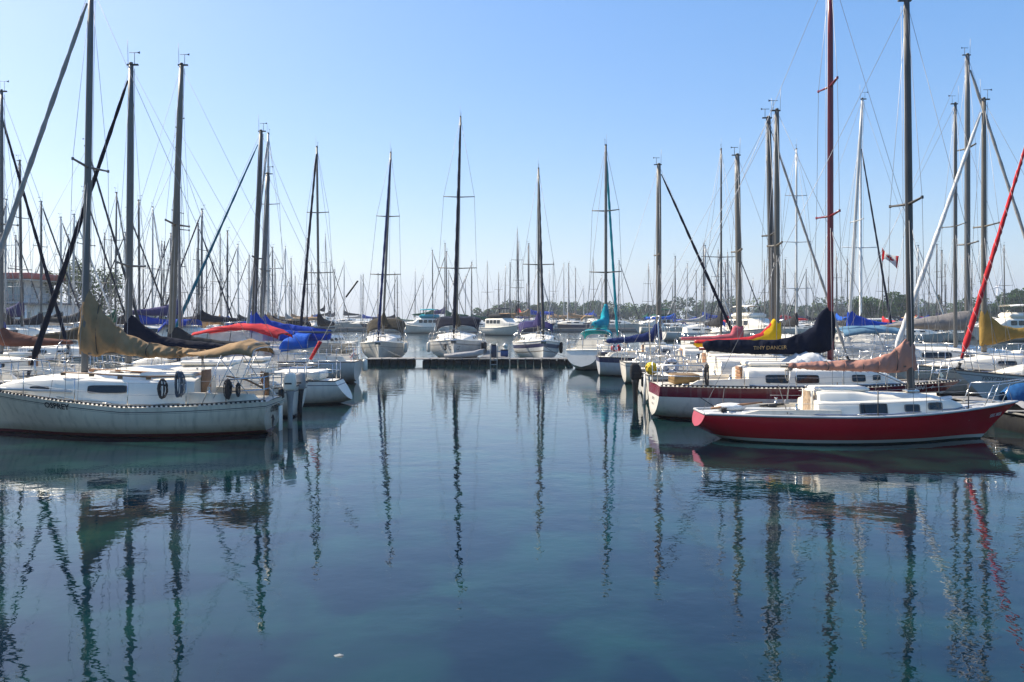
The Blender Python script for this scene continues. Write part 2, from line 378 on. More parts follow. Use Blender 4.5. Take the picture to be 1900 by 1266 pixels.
    def cabin(s, st, m, name='cabin', crown=0.08, tumble=0.86, soft=0.86):
        """Coachroof from rows (x, half width, height above deck), aft to forward."""
        mb = MB(); rings = []
        for (x, w, h) in st:
            z = s.deckz(x) - 0.03; h += 0.03
            half = [(w, 0), (w * lerp(1, tumble, 0.45), h * 0.45), (w * lerp(1, tumble, 0.88), h * soft), (w * (tumble - 0.05), h * 0.97), (w * (tumble - 0.16), h), (w * 0.4, h + crown * w * 0.7), (0, h + crown * w)]
            rings.append([Vector((x, y, z + zz)) for y, zz in half] + [Vector((x, -y, z + zz)) for y, zz in reversed(half[:-1])])
        mb.loft(rings, False, False)
        n = len(rings[0]); mb.add(rings[0], [tuple(reversed(range(n)))]); mb.add(rings[-1], [tuple(range(n))])
        o = mb.build(name, m, s.root, recalc=True); s.cbvh = BVHTree.FromPolygons([Vector(v) for v in mb.v], mb.f); s.cab = o
        return o
    def window(s, x, z, w, h, sides=(-1, 1), pane=None, frame=None, rad=0.35, bvh=None, taper=0.0, parent=None, name='window'):
        bvh = bvh or s.cbvh
        for side in sides:
            out, inn = [], []
            for k in range(20):
                a = 2 * math.pi * k / 20; e = 2 / (1 + rad * 4)
                cx = math.copysign(abs(math.cos(a)) ** (rad), math.cos(a)); sz = math.copysign(abs(math.sin(a)) ** (rad), math.sin(a))
                for lst, g in ((inn, 0.0), (out, 0.018)):
                    px, pz = x + cx * (w / 2 + g), z + sz * (h / 2 + g) * (1 - taper * cx)
                    hit = bvh.ray_cast(Vector((px, side * 9, pz)), Vector((0, -side, 0)))[0]
                    y = hit.y if hit is not None else None
                    lst.append([px, y, pz])
            ys = [p[1] for p in inn + out if p[1] is not None]
            if not ys: continue
            av = sum(ys) / len(ys)
            for p in inn + out:
                if p[1] is None: p[1] = av
            f = lambda L_, off: [Vector((p[0], p[1] + side * off, p[2])) for p in L_]
            mb = MB(); mb.loft([f(out, -0.01), f(out, 0.022), f(inn, 0.022), f(inn, 0.002)], True, False, smooth=False)
            fr = mb.build(name, frame or BLACK, parent or s.root, recalc=True)
            pn = MB(); a = f(inn, 0.011); hc = bvh.ray_cast(Vector((x, side * 9, z)), Vector((0, -side, 0)))[0]; c = sum(a, Vector()) / len(a)
            if hc is not None: c.y = side * max(side * c.y, side * hc.y + .011)
            a.append(c)
            pn.add(a, [(k, (k + 1) % 20, 20) for k in range(20)], False); pn.build('pane', pane or DARKW, fr)
    def lettering(s, body, x, z, size, m, side=-1, slope=0.0, bvh=None, name='lettering', off=0.006, bold=0.0, flip=None):
        vs, fs = text_mesh(body, size, bold); bvh = bvh or s.bvh; mb = MB(); out = []
        sx = 1 if side < 0 else -1
        for v in vs:
            px = x + sx * v.x; pz = z + v.y + slope * v.x
            hit = bvh.ray_cast(Vector((px, side * 9, pz)), Vector((0, -side, 0)))[0]
            out.append(Vector((px, (hit.y if hit is not None else 0) + side * off, pz)))
        mb.add(out, fs); return mb.build(name, m, s.root)
    # ---- spars, sails and wires
    def mast(s, x, H, r=0.07, m=None, lean=0.0, base=None, spreaders=((0.52, 0.75),), head=True, sprmat=None, side_lean=0.0, step=True):
        m = m or ALU; z0 = base if base is not None else s.deckz(x) + 0.02
        s.mx, s.mz0, s.H, s.lean, s.slean, s.spr = x, z0, H, lean, side_lean, spreaders
        def P(z): f = (z - z0) / (H - z0); return Vector((x + lean * f, side_lean * f, z))
        s.mp = P
        mb = MB(); hs = [z0, z0 + 0.15] + [lerp(z0, H, k / 6) for k in range(1, 7)]
        mb.tube([P(z) for z in hs], [r * 1.0] * 5 + [r * .97, r * .9, r * .74], 10, flat=0.78)
        o = mb.build('mast', m, s.root); s.mo = o
        if step: MB().box((x, 0, z0 + .02), (r * 3.2, r * 2.8, .05), bev=.01).build('mast_step', STEEL, o)
        tk = MB(); tk.box(P(H) + Vector((-0.05, 0, 0.02)), (r * 2 + 0.13, 0.06, 0.045)); tk.tube([P(H) + Vector((0, 0, 0.02)), P(H) + Vector((0.0, 0, 0.09))], r * .6, 6); tk.build('masthead', ALUD, o)
        if head:
            h = MB(); p = P(H) + Vector((-0.12, 0.03, 0.03)); w_ = max(0.006, r * 0.09)
            h.tube([p, p + Vector((0, 0, 0.34))], w_, 4); h.tube([p + Vector((-.16, 0, .34)), p + Vector((.16, 0, .34))], w_, 4); h.add([p + Vector((-.16, 0, .30)), p + Vector((-.16, 0, .38)), p + Vector((-.06, 0, .34))], [(0, 1, 2)])
            h.build('wind_vane', BLACK, o)
            h = MB(); q = P(H) + Vector((0.1, -0.03, 0.03)); h.tube([q, q + Vector((0.02, 0, 0.75))], w_ * 0.8, 4); h.build('whip_antenna', WIRE, o)
        for (f, wd) in spreaders:
            for sd in (-1, 1):
                z = lerp(z0, H, f); q = MB(); q.tube([P(z), P(z) + Vector((-0.08, sd * wd, 0.05))], [r * 0.38, r * 0.26], 6, flat=1.5); q.box(P(z) + Vector((-.08, sd * wd, .05)), (.05, .04, .07)); q.build('spreader', sprmat or m, o)
        return s
    def rig(s, r=0.006, bow_x=None, frac=1.0, back=True, fore=True, lowers=True, back_split=False, stern_x=None, halyards=2):
        mb = MB(); top = s.mp(s.H - 0.03); hd = s.mp(lerp(s.mz0, s.H, frac))
        bx = bow_x if bow_x is not None else s.L / 2 - 0.12
        if fore: mb.tube([hd, Vector((bx, 0, s.deckz(bx) + .03))], r, 4)
        sx = stern_x if stern_x is not None else -s.L / 2 + 0.08
        if back:
            if back_split:
                j = lerp(0.30, 0, 0); q = top.lerp(Vector((sx, 0, s.deckz(sx))), 0.72); mb.tube([top, q], r, 4)
                for sd in (-1, 1): mb.tube([q, s.edge(sx, sd, .1)], r, 4)
            else: mb.tube([top, Vector((sx, 0, s.deckz(sx) + .03))], r, 4)
        for sd in (-1, 1):
            foot = s.edge(s.mx - 0.12, sd, 0.07); pts = [top]
            for (f, wd) in sorted(s.spr, reverse=True): pts.append(s.mp(lerp(s.mz0, s.H, f)) + Vector((-0.08, sd * wd, 0.05)))
            pts.append(foot); mb.tube(pts, r, 4)
            if lowers and s.spr:
                f0 = min(f for f, _ in s.spr); q = s.mp(lerp(s.mz0, s.H, f0) - 0.1)
                for dx in (-0.45, 0.3): mb.tube([q, s.edge(s.mx + dx, sd, 0.07)], r, 4)
        for k in range(halyards):
            a = s.mp(s.H - .1) + Vector((-.09 - .03 * k, .05 * (k - .5), 0)); b = s.mp(s.mz0 + .5) + Vector((-.1 - .03 * k, .06 * (k - .5), 0)); mb.tube([a, b], r * 0.9, 4)
        mb.build('standing_rigging', WIRE, s.root)
    def furl(s, m, r0=0.07, r1=0.03, bow_x=None, frac=0.98, drum=True, spiral=None, z0=0.35, name='furled_jib'):
        bx = bow_x if bow_x is not None else s.L / 2 - 0.15
        a = Vector((bx, 0, s.deckz(bx) + 0.05)); b = s.mp(lerp(s.mz0, s.H, frac)); d = b - a; mb = MB(); n = 44
        rnd = random.Random(int(abs(bx) * 977) + len(s.root.name)); pts, rs = [], []
        for k in range(n + 1):
            f = lerp(z0 / d.length, 0.97, k / n); pts.append(a + d * f)
            e = 1 - 0.12 * math.sin(k * 1.7) + rnd.uniform(-.06, .06)
            rs.append(lerp(r0, r1, f ** 0.85) * e * (0.5 if k < 2 else 1) * (0.6 if k > n - 2 else 1))
        mb.tube(pts, rs, 8)
        o = mb.build(name, m, s.root)
        if spiral:
            sp = MB(); u = d.cross(Vector((0, 1, 0))).normalized(); v = Vector((0, 1, 0)); q = []
            for k in range(260):
                f = lerp(0.05, 0.95, k / 259); an = k * 0.55; rr = lerp(r0, r1, f ** .85) * 1.02
                q.append(a + d * f + (u * math.cos(an) + v * math.sin(an)) * rr)
            sp.tube(q, 0.012, 4); sp.build('sunstrip', spiral, o)
        if drum: MB().tube([a, a + d.normalized() * .06, a + d.normalized() * .07, a + d.normalized() * .18, a + d.normalized() * .2], [.08, .09, .05, .05, .085], 10).build('furling_drum', BLACK, o)
        return o
    def boom(s, length, z, m=None, r=0.05, drop=0.0, tilt=0.0):
        a = s.mp(z) + Vector((-0.08, 0, 0)); b = a + Vector((-length, 0, tilt))
        MB().tube([a, b], r, 8, flat=1.2).build('boom', m or ALU, s.root)
        s.bend = b
    def cover(s, rows, m, name='sail_cover', seed=1, fold=0.03, ring=14, n=44, m2=None, split=None, yoff=0.0, ties=0, lace=False):
        """Canvas round the sail on the boom: rows (distance aft of the mast, bottom z, top z, half width)."""
        mb = MB(); d0, d1 = rows[0][0], rows[-1][0]; rings = []
        for i in range(n + 1):
            dd = lerp(d0, d1, i / n); zb, zt, hw = interp(rows, dd); c = (zb + zt) / 2; hh = (zt - zb) / 2; rg = []
            for k in range(ring):
                a = 2 * math.pi * k / ring; ca, sa = math.cos(a), math.sin(a)
                y = hw * math.copysign(abs(ca) ** 0.75, ca) * (1 - 0.45 * max(0, sa)) ; z = c + hh * math.copysign(abs(sa) ** 0.85, sa)
                ns = noise.noise(Vector((dd * 3.2 + seed * 7, z * 2.0, sd_(ca) * 2.0))) * fold * 1.5 + noise.noise(Vector((dd * 9 + z * 4 + seed * 3, z * 2.5, sd_(ca) * 5))) * fold * 0.9
                crease = abs(noise.noise(Vector((dd * 5 - z * 3.5, seed * 1.7, sd_(ca))))) * fold * -1.1
                z += noise.noise(Vector((dd * 4.0, seed, a))) * fold * 0.55
                rg.append(s.mp(z) + Vector((-dd + noise.noise(Vector((z * 3, seed, a))) * fold * .6, yoff + y + sd_(ca) * (ns + crease) * min(1, abs(ca) * 2), 0)))
            rings.append(rg)
        mb.loft(rings, True, True)
        if m2 and split:
            for fi in range(len(mb.f)):
                c = sum((Vector(mb.v[i]) for i in mb.f[fi]), Vector()) / len(mb.f[fi])
                if split(s.mx - c.x, c.z): mb.mi[fi] = 1
        o = mb.build(name, [m, m2] if m2 else m, s.root)
        s.covbvh = BVHTree.FromPolygons([Vector(v) for v in mb.v], mb.f)
        if lace:
            lb = MB(); q = []
            for k in range(int((d1 - d0 - .5) / .09)):
                dd = d0 + .45 + k * .09; zb, zt, hw = interp(rows, dd); q.append(s.mp(zb - .01) + Vector((-dd, (.5 if k % 2 else -.5) * hw * .7, (.035 if k % 2 else 0))))
            if len(q) > 2: lb.tube(q, .007, 4); lb.build('lacing', WIRE, o)
            for ff in (.3, .56, .8):
                dd = lerp(d0, d1, ff); zb, zt, hw = interp(rows, dd); sb = MB()
                sb.tube([s.mp((zb + zt) / 2 + (zt - zb) / 2 * 1.02 * math.sin(a)) + Vector((-dd + .02 * math.sin(3 * a), (hw + .004) * math.copysign(abs(math.cos(a)) ** .75, math.cos(a)) * (1 - .45 * max(0, math.sin(a))), 0)) for a in [2 * math.pi * j / 20 for j in range(21)]], .008, 4); sb.build('seam', m, o)
        if ties:
            for k in range(ties):
                dd = lerp(d0 + 0.5, d1 - .15, k / max(1, ties - 1)); zb, zt, hw = interp(rows, dd); tb = MB()
                tb.tube([s.mp((zb + zt) / 2 + (zt - zb) / 2 * 1.04 * math.sin(a)) + Vector((-dd, (hw + .012) * math.cos(a) * (1 - .45 * max(0, math.sin(a))), 0)) for a in [2 * math.pi * q / 14 for q in range(15)]], 0.011, 4)
                tb.build('sail_tie', BLACK, o)
        return o
    # ---- deck gear
    def stanchions(s, xs, h=0.6, m=None, r=0.012, wire=0.005, inset=0.06, ends=None, sides=(-1, 1), low=True):
        m = m or STEEL
        for sd in sides:
            for x in xs:
                p = s.edge(x, sd, inset); MB().tube([p - Vector((0, 0, .03)), p + Vector((0, 0, h))], r, 6).build('stanchion', m, s.root)
            pts = [ends[1]] if False else []
            q = sorted(list(xs) + list(ends or []))
            mb = MB()
            for hh in ((h * 0.98, h * 0.5) if low else (h * .98,)):
                P = []
                for i, x in enumerate(q):
                    P.append(s.edge(x, sd, inset) + Vector((0, 0, hh)))
                    if i < len(q) - 1:
                        x2 = (x + q[i + 1]) / 2; P.append((s.edge(x, sd, inset) + s.edge(q[i + 1], sd, inset)) / 2 + Vector((0, 0, hh - .018)))
                mb.tube(P, wire, 4)
            mb.build('lifeline', WIRE, s.root)
    def pulpit(s, x0, h=0.6, m=None, r=0.014, rake=0.12):
        m = m or STEEL; mb = MB(); xb = s.L / 2 - 0.05
        for sd in (-1, 1):
            A = s.edge(x0, sd, .06); B_ = s.edge(lerp(x0, xb, .55), sd, .05)
            mb.tube([A, A + Vector((rake, 0, h))], r, 6); mb.tube([B_, B_ + Vector((rake, 0, h))], r, 6)
            mb.tube([A + Vector((rake, 0, h)), B_ + Vector((rake, 0, h)), Vector((xb + rake * .6, sd * .12, s.deckz(xb) + h + .02)), Vector((xb + rake * .9, 0, s.deckz(xb) + h + .03))], r, 6)
            mb.tube([A + Vector((rake * .5, 0, h * .5)), B_ + Vector((rake * .5, 0, h * .5))], r * .8, 6)
        mb.build('pulpit', m, s.root)
    def pushpit(s, x1, h=0.6, m=None, r=0.014, mid=True):
        m = m or STEEL; mb = MB(); xa = -s.L / 2 + .08
        C = [s.edge(x1, -1, .06), s.edge(xa, -1, .06), s.edge(xa, 1, .06), s.edge(x1, 1, .06)]
        for hh in ((h, h * .5) if mid else (h,)): mb.tube([c + Vector((0, 0, hh)) for c in C], r, 6)
        for c in C + [(C[1] + C[2]) / 2]: mb.tube([c - Vector((0, 0, .03)), c + Vector((0, 0, h))], r, 6)
        mb.build('pushpit', m, s.root)
    def canopy(s, st, m, frame=None, name='bimini', legs=(), thick=0.012, seed=3, sagw=0.02, clear=None, nn=11):
        """Fabric over hoops: rows (x, crown z, half width, drop to the edge)."""
        mb = MB(); rings = []; fine = []
        for a, b in zip(st, st[1:]):
            for q in range(4): t = q / 4; fine.append((tuple(lerp(u, v, t) for u, v in zip(a, b)), math.sin(math.pi * t)))
        fine.append((st[-1], 0))
        for (x, zc, hw, dr), sg in fine:
            rings.append([Vector((x + noise.noise(Vector((x * 2, k, seed))) * .02, hw * math.sin(math.pi / 2 * u), zc - dr * abs(u) ** 2.6 - sagw * sg * (1 - u * u) - abs(noise.noise(Vector((x * 3, k * .7, seed)))) * .03)) for k in range(nn) for u in [2 * k / (nn - 1) - 1]])
        mb.loft(rings, False); top = len(mb.v)
        o = mb.build(name, m, s.root)
        md = o.modifiers.new('cloth_thickness', 'SOLIDIFY'); md.thickness = thick
        if frame:
            fr = MB()
            for (x, zc, hw, dr) in st:
                fr.tube([Vector((x, hw * .99 * math.sin(math.pi / 2 * u), zc - .02 - dr * abs(u) ** 2.6)) for u in [2 * k / 10 - 1 for k in range(11)]], 0.012, 5)
            for (xt, zt, hw, xb) in legs:
                for sd in (-1, 1): e = s.edge(xb, sd, .2); fr.tube([Vector((xt, sd * hw, zt)), e], 0.012, 5)
            fr.build('bimini_frame', frame, o)
        return o
    def outboard(s, x, y, z, sc=1.0, cowl=None, leg=None, tilt=0.0, bracket=True, low=-0.25):
        root = MB(); root.box((x + .12 * sc, y, z - .12 * sc), (.14 * sc, .24 * sc, .32 * sc), bev=.02); o = root.build('outboard_motor', BLACK, s.root)
        c = MB(); rings = []
        for (zz, a, b, dx) in ((0.0, .17, .13, 0), (.06, .2, .15, 0), (.3, .2, .155, -.01), (.46, .17, .135, -.03), (.54, .10, .08, -.05), (.555, .03, .03, -.06)):
            rings.append([Vector((x - .14 * sc + (dx + a * math.copysign(abs(math.cos(q)) ** .6, math.cos(q))) * sc, y + b * sc * math.copysign(abs(math.sin(q)) ** .6, math.sin(q)), z + (zz - 0.02) * sc)) for q in [2 * math.pi * k / 16 for k in range(16)]])
        c.loft(rings, True, True); c.build('cowling', cowl or WHITE, o)
        for sy in (-1, 1): MB().box((x - .14 * sc, y + sy * .156 * sc, z + .2 * sc), (.22 * sc, .004, .05 * sc)).build('cowling_band', BLACK, o)
        l = MB(); l.loft([[Vector((x + (-.16 + dx + a * math.cos(q)) * sc, y + b * sc * math.sin(q), z + zz * sc)) for q in [2 * math.pi * k / 10 for k in range(10)]] for (zz, a, b, dx) in ((0, .15, .11, 0), (-.15, .12, .09, 0), (-.4, .09, .05, .0), (-.75, .08, .04, 0.0), (low / sc - z / sc, .08, .04, 0))], True, True)
        l.box((x - .2 * sc, y, -0.02), (.3 * sc, .22 * sc, .02)); l.build('outboard_leg', leg or BLACK, o)
        return o
    def deck_gear(s, bx=None, sheet=True, cl=(-.42, -.05, .3, .44)):
        for f in cl:
            for sd in (-1, 1):
                p = s.edge(f * s.L, sd, .12); c = MB(); c.box(p + Vector((0, 0, .03)), (.05, .03, .06)); c.tube([p + Vector((-.1, 0, .065)), p + Vector((.1, 0, .065))], .014, 5); c.build('cleat', STEEL, s.root)
        r_ = random.Random(len(s.root.name) + int(s.L * 10))
        if sheet and hasattr(s, 'bend'):
            a = s.bend + Vector((.25, 0, -.05)); b = Vector((a.x - .1, 0, s.deckz(a.x) + .25)); m_ = MB()
            for k in (-1, 0, 1): m_.tube([a + Vector((0, k * .03, 0)), b + Vector((k * .04, k * .08, 0))], .009, 4)
            m_.box(a, (.08, .05, .12), bev=.01); m_.box(b, (.1, .06, .1), bev=.01); m_.build('mainsheet', WIRE, s.root)
            v = MB(); v.tube([s.mp(s.mz0 + .15) + Vector((-.1, 0, 0)), s.mp(a.z) + Vector((-.95, 0, -.04))], .014, 5); v.build('boom_vang', WIRE, s.root)
        for sd in (-1, 1):
            q = []; x0, x1 = s.L * .38, -s.L * .25
            for k in range(18): x = lerp(x0, x1, k / 17); q.append(s.edge(x, sd, .28 + .05 * math.sin(k * 1.3)) + Vector((0, 0, .035 + .02 * abs(math.sin(k * 2.1)))))
            MB().tube(q, .011, 4).build('jib_sheet', (ROPE_A if sd > 0 else ROPE_B), s.root)
    def winch(s, x, y, z, r=.06):
        MB().tube([(x, y, z), (x, y, z + .03), (x, y, z + .04), (x, y, z + .12), (x, y, z + .15)], [r, r * .95, r * .62, r * .6, r * .85], 10).build('winch', STEEL, s.root)
    def hatch(s, x, y, z, w, d_, m=None, h=.045):
        o = MB().box((x, y, z + h / 2), (w, d_, h), bev=.015).build('hatch', m or ALUD, s.root)
        MB().box((x, y, z + h + .004), (w * .8, d_ * .8, .008)).build('pane', DARKW, o)
    def spray_hood(s, x0, x1, z, w, h, m, clear=True, frame=True):
        o = s.canopy([(x0, z + h, w, h * .75), (lerp(x0, x1, .5), z + h * 1.02, w * .98, h * .85), (x1 - .12, z + h * .72, w * .9, h * .66), (x1, z + h * .45, w * .85, h * .42)], m, STEEL if frame else None, 'spray_hood')
        if clear:
            mb = MB(); mb.loft([[Vector((x1, w * .85 * u, z + h * .45 - h * .42 * abs(u) ** 2.6)) for u in [k / 4 - 1 for k in range(9)]], [Vector((x1 + .25, w * .85 * u, z + .02)) for u in [k / 4 - 1 for k in range(9)]]], False); mb.build('clear_window', CLEARV, o)
def sd_(c): return 1.0 if c >= 0 else -1.0

# ------------------------------------------------------------------ loose gear
def coil(label, loc, r, m, rz=0.0, n=5, drop=1.25, seed=0, parent=None):
    rnd = random.Random(seed); o = MB()
    for k in range(n):
        a = rnd.uniform(-.15, .15); pts = []
        for q in range(19):
            an = 2 * math.pi * q / 18; rr = r * (1 + rnd.uniform(-.06, .06))
            pts.append((rr * math.cos(an) * (0.12 + .45 * k / n + a), (k - n / 2) * .02 + rnd.uniform(-.008, .008), rr * drop * math.sin(an) - r * drop * (1 + rnd.uniform(-.03, .03))))
        o.tube(pts, .011, 5)
    o.tube([(-r * .5, .0, -r * .7), (0, .03, -r * .62), (r * .5, 0, -r * .7)], .022, 6)
    b = o.build('rope_coil', m); b.location = loc; b.rotation_euler = (0, 0, rz)
    return tag(b, label, 'rope', 'coils of rope hung on the boats')
def fender(label, loc, r, h, m, cap=None):
    e = thing('fender', label, 'fender', loc, 0, 'fenders hung over the hull sides')
    MB().loft([[Vector((rr * math.cos(a), rr * math.sin(a), z)) for a in [2 * math.pi * k / 12 for k in range(12)]] for rr, z in ((.2 * r, -h), (.75 * r, -h * .96), (r, -h * .85), (r, -h * .15), (.75 * r, -h * .04), (.2 * r, 0))], True, True).build('fender_body', m, e)
    MB().tube([(0, 0, -.02), (0, 0, .07), (0, .03, .45)], .012, 5).build('lanyard', cap or WIRE, e)
    return e
def flag(label, loc, w, h, rz, lean=0.0, droop=0.5, pole=None, seed=1):
    e = thing('flag', label, 'flag', loc, rz, 'red and white flags')
    nx, nz_ = 16, 8
    def P(u, v):
        fold = .16 * w * math.sin(u * 8 + seed + v * 1.5) * (.3 + u); pinch = 1 - .55 * math.sin(math.pi * min(1, u * 1.15)) ** 2
        z = -h * (.5 + (v - .5) * pinch) - droop * h * (.15 * u + .6 * smooth01((u - .25) / .6)) - .05 * h * math.sin(u * 9 + v * 3)
        return Vector((w * (.78 * u - .06 * math.sin(2 * math.pi * u)) * (1 - .25 * droop), fold, z))
    for nm, a, b, m in (('red_panel', 0, 4, FLAGR), ('white_panel', 4, 12, FLAGW), ('red_panel', 12, 16, FLAGR)):
        mb = MB(); mb.loft([[P(i / nx, j / nz_) for j in range(nz_ + 1)] for i in range(a, b + 1)], False)
        o = mb.build(nm, m, e); o.modifiers.new('thickness', 'SOLIDIFY').thickness = .004
    leaf = [(0, .42), (.08, .2), (.2, .28), (.17, .05), (.38, .12), (.3, -.04), (.12, -.2), (.03, -.2), (.03, -.42), (-.03, -.42), (-.03, -.2), (-.12, -.2), (-.3, -.04), (-.38, .12), (-.17, .05), (-.2, .28), (-.08, .2)]
    mb = MB()
    for off in (-.008, .008):
        vs = [P(.5 + .42 * x, .5 - .9 * y) + Vector((0, off, 0)) for x, y in leaf] + [P(.5, .5) + Vector((0, off, 0))]
        mb.add(vs, [(k, (k + 1) % 17, 17) for k in range(17)])
    mb.build('leaf_emblem', FLAGR, e)
    if pole: MB().tube([Vector((-lean * pole, 0, -pole)), Vector((0.0, 0, .05))], .012, 6).build('flagstaff', WIRE, e)
    return e
FLAGR = mat('flag_red', (0.62, 0.02, 0.03), 0.8, vary=.08); FLAGW = mat('flag_white', (0.75, 0.75, 0.74), 0.8, vary=.05)
for m_ in (FLAGR, FLAGW):                          # thin bunting lets the sun through
    n_, l_ = m_.node_tree.nodes, m_.node_tree.links; t_ = n_.new('ShaderNodeBsdfTranslucent'); x_ = n_.new('ShaderNodeMixShader'); x_.inputs[0].default_value = .7
    l_.new(n_['Principled BSDF'].inputs['Base Color'].links[0].from_socket, t_.inputs[0]); l_.new(n_['Principled BSDF'].outputs[0], x_.inputs[1]); l_.new(t_.outputs[0], x_.inputs[2]); l_.new(x_.outputs[0], n_['Material Output'].inputs[0])
ROPED = mat('dark_rope', (0.045, 0.04, 0.04), 0.9, vary=.3, scale=20); ROPEL = mat('pale_rope', (0.42, 0.38, 0.31), 0.9, vary=.2, scale=20)
ROPEB = mat('blue_grey_rope', (0.09, 0.11, 0.14), 0.9, vary=.3, scale=20)
INK = mat('black_lettering', (0.01, 0.01, 0.012), 0.5, vary=.1); GOLD = mat('gold_lettering', (0.42, 0.27, 0.10), 0.6, vary=.15); SILV = mat('white_lettering', (0.7, 0.62, 0.6), 0.5, vary=.1)
def transom_text(b, body, y, z, size, m, bold=0.0, slant=0.0):
    vs, fs = text_mesh(body, size, bold); out = []
    for v in vs:
        zz = z + v.y; q = (b.sheer(0) - zz) / (b.sheer(0) - b.zs)
        out.append(Vector((-b.L / 2 + b.rake * q - .006, y - v.x - slant * v.y, zz)))
    return MB().add(out, fs).build('lettering', m, b.root)

# ------------------------------------------------------------------ near left: the white sloop with the tan covers
HW1 = hull_mat('osprey_topsides', (0.61, 0.53, 0.41), rough=.2, boot=(0.11, 0.012, 0.016), boot_z=0.10, under=(0.035, 0.008, 0.009), under_z=0.035, dirt=0.55, stripe=[(0.105, 0.125, (.05, .05, .06)), (0.15, 0.157, (.05, .05, .06))])
A = Boat('sailing_sloop', 'nearest white sloop with black-lettered side, tan sail cover and tan bimini', (-10.15, 20.3, 0), math.pi, L=8.3, B=2.55, fb=(0.85, 0.75, 1.25), tw=.62, rake=0.16, bo=1.2, zs=-0.04, hull=HW1, sp=1.05, N=44)
A.make_hull(WHITE, None)
A.slotted_rail(BLACK, .11)
A.cabin([(-2.35, .80, .60), (-2.2, .82, .64), (-1.2, .90, .62), (0.2, .92, .58), (1.1, .84, .50), (1.9, .66, .36), (2.6, .45, .16), (2.85, .36, .02)], WHITE)
A.window(-0.28, 1.16, .92, .155, rad=.3, frame=ALUD)
A.window(1.45, 1.18, .5, .045, (1,), rad=.5)
sh = MB(); sh.box((-1.55, 0, A.deckz(-1.5) + .72), (1.35, .95, .11), bev=.04); sh.build('sea_hood', WHITE, A.root)
MB().box((-2.37, 0, 1.25), (.03, .62, .66), bev=.01).build('companionway_boards', TEAK, A.root)
A.hatch(1.55, 0, 1.30, .52, .5); A.hatch(.1, -.35, 1.46, .3, .26)
for sd in (-1, 1):
    hr = MB(); hr.tube([(x, sd * .66, A.deckz(x) + zz) for x, zz in ((-1.9, .70), (-.9, .70), (.2, .68), (.9, .64))], .018, 5)
    for x, zz in ((-1.9, .70), (-1.2, .70), (-.5, .69), (.2, .68), (.9, .64)): hr.box((x, sd * .66, A.deckz(x) + zz - .035), (.12, .025, .07))
    hr.build('handrail', TEAK, A.root)
    cm = MB(); cm.loft([[Vector((x, sd * (w + dy), A.deckz(x) + zz)) for dy, zz in ((.1, -.02), (.06, h), (-.06, h), (-.1, -.02))] for x, w, h in ((-2.3, .82, .32), (-3.0, .80, .25), (-3.8, .72, .2), (-3.95, .70, .02))], True, True, smooth=False); cm.build('coaming', CREAM, A.root)
    st_ = MB(); st_.box((-3.1, sd * .5, A.deckz(-3) + .05), (1.5, .38, .06), bev=.02); st_.build('cockpit_seat', CREAM, A.root)
    A.winch(-2.75, sd * .82, A.deckz(-2.7) + .27); A.winch(-1.9, sd * .6, A.deckz(-1.9) + .68, .045)
MB().tube([(-3.95, 0, 1.05), (-3.4, 0, 1.32), (-2.9, 0.05, 1.42)], [.03, .025, .018], 6).build('tiller', TEAK, A.root)
A.mast(0.73, 11.4, r=.088, m=ALU, base=1.47, lean=-.17, spreaders=((.53, .85),))
A.rig(r=.006, bow_x=4.0)
A.furl(GREYS, r0=.085, r1=.045, bow_x=4.05, frac=.98)
A.boom(3.15, 2.0, r=.045)
A.cover([(-.14, 1.98, 3.1, .05), (-.06, 1.96, 3.45, .12), (.06, 1.93, 3.62, .13), (.3, 1.93, 3.3, .17), (.55, 1.98, 2.95, .2), (.78, 2.03, 2.70, .21), (1.1, 1.95, 2.5, .22), (1.6, 1.88, 2.27, .22), (2.2, 1.89, 2.16, .19), (2.7, 1.92, 2.12, .15), (3.08, 1.95, 2.07, .07)], TAN, seed=3, fold=.075, n=96, ring=24, ties=3, lace=True)
A.canopy([(-2.0, 2.03, .3, .03), (-2.6, 2.13, .7, .2), (-3.06, 2.27, .85, .32), (-3.43, 2.37, .9, .34), (-3.68, 2.28, .9, .28), (-3.82, 2.17, .9, .22)], TAN, STEEL, legs=((-3.06, 1.98, .84, -2.6), (-3.43, 2.05, .88, -2.8), (-3.82, 1.98, .88, -3.3), (-3.0, 1.95, .84, -3.8)))
A.stanchions([-2.3, -.95, .35, 1.75, 2.9], ends=(-3.7, 3.4)); A.pulpit(3.05); A.pushpit(-3.2)
A.deck_gear(); A.lettering('OSPREY', .80, .775, .19, INK, side=1, slope=-.075, bold=.006)
transom_text(A, 'OSPREY', -.05, .60, .22, INK, .006)
bird = MB(); bz = [(.0, .42), (-.1, .46), (-.22, .36), (-.08, .36), (-.02, .24), (.08, .12), (.22, .03), (.12, .2), (.16, .3), (.08, .36)]
bird.add([Vector((-A.L / 2 + A.rake * ((A.sheer(0) - z) / (A.sheer(0) - A.zs)) - .006, -y - .02, z)) for y, z in bz], [(9, 0, 1, 3), (1, 2, 3), (9, 3, 4, 8), (4, 5, 7, 8), (5, 6, 7)]); bird.build('bird_emblem', INK, A.root)
A.outboard(-4.2, -.62, 1.02, .82, WHITE, GREYS)
MB().box((-4.17, -.3, .2), (.05, .26, .9), bev=.02).build('rudder', WHITE, A.root)
for x in (-3.5, -3.72): MB().box((x, -1.0 if x > -3.6 else -.6, 1.16), (.13, .10, .62), bev=.02).build('stern_post', TEAK, A.root)
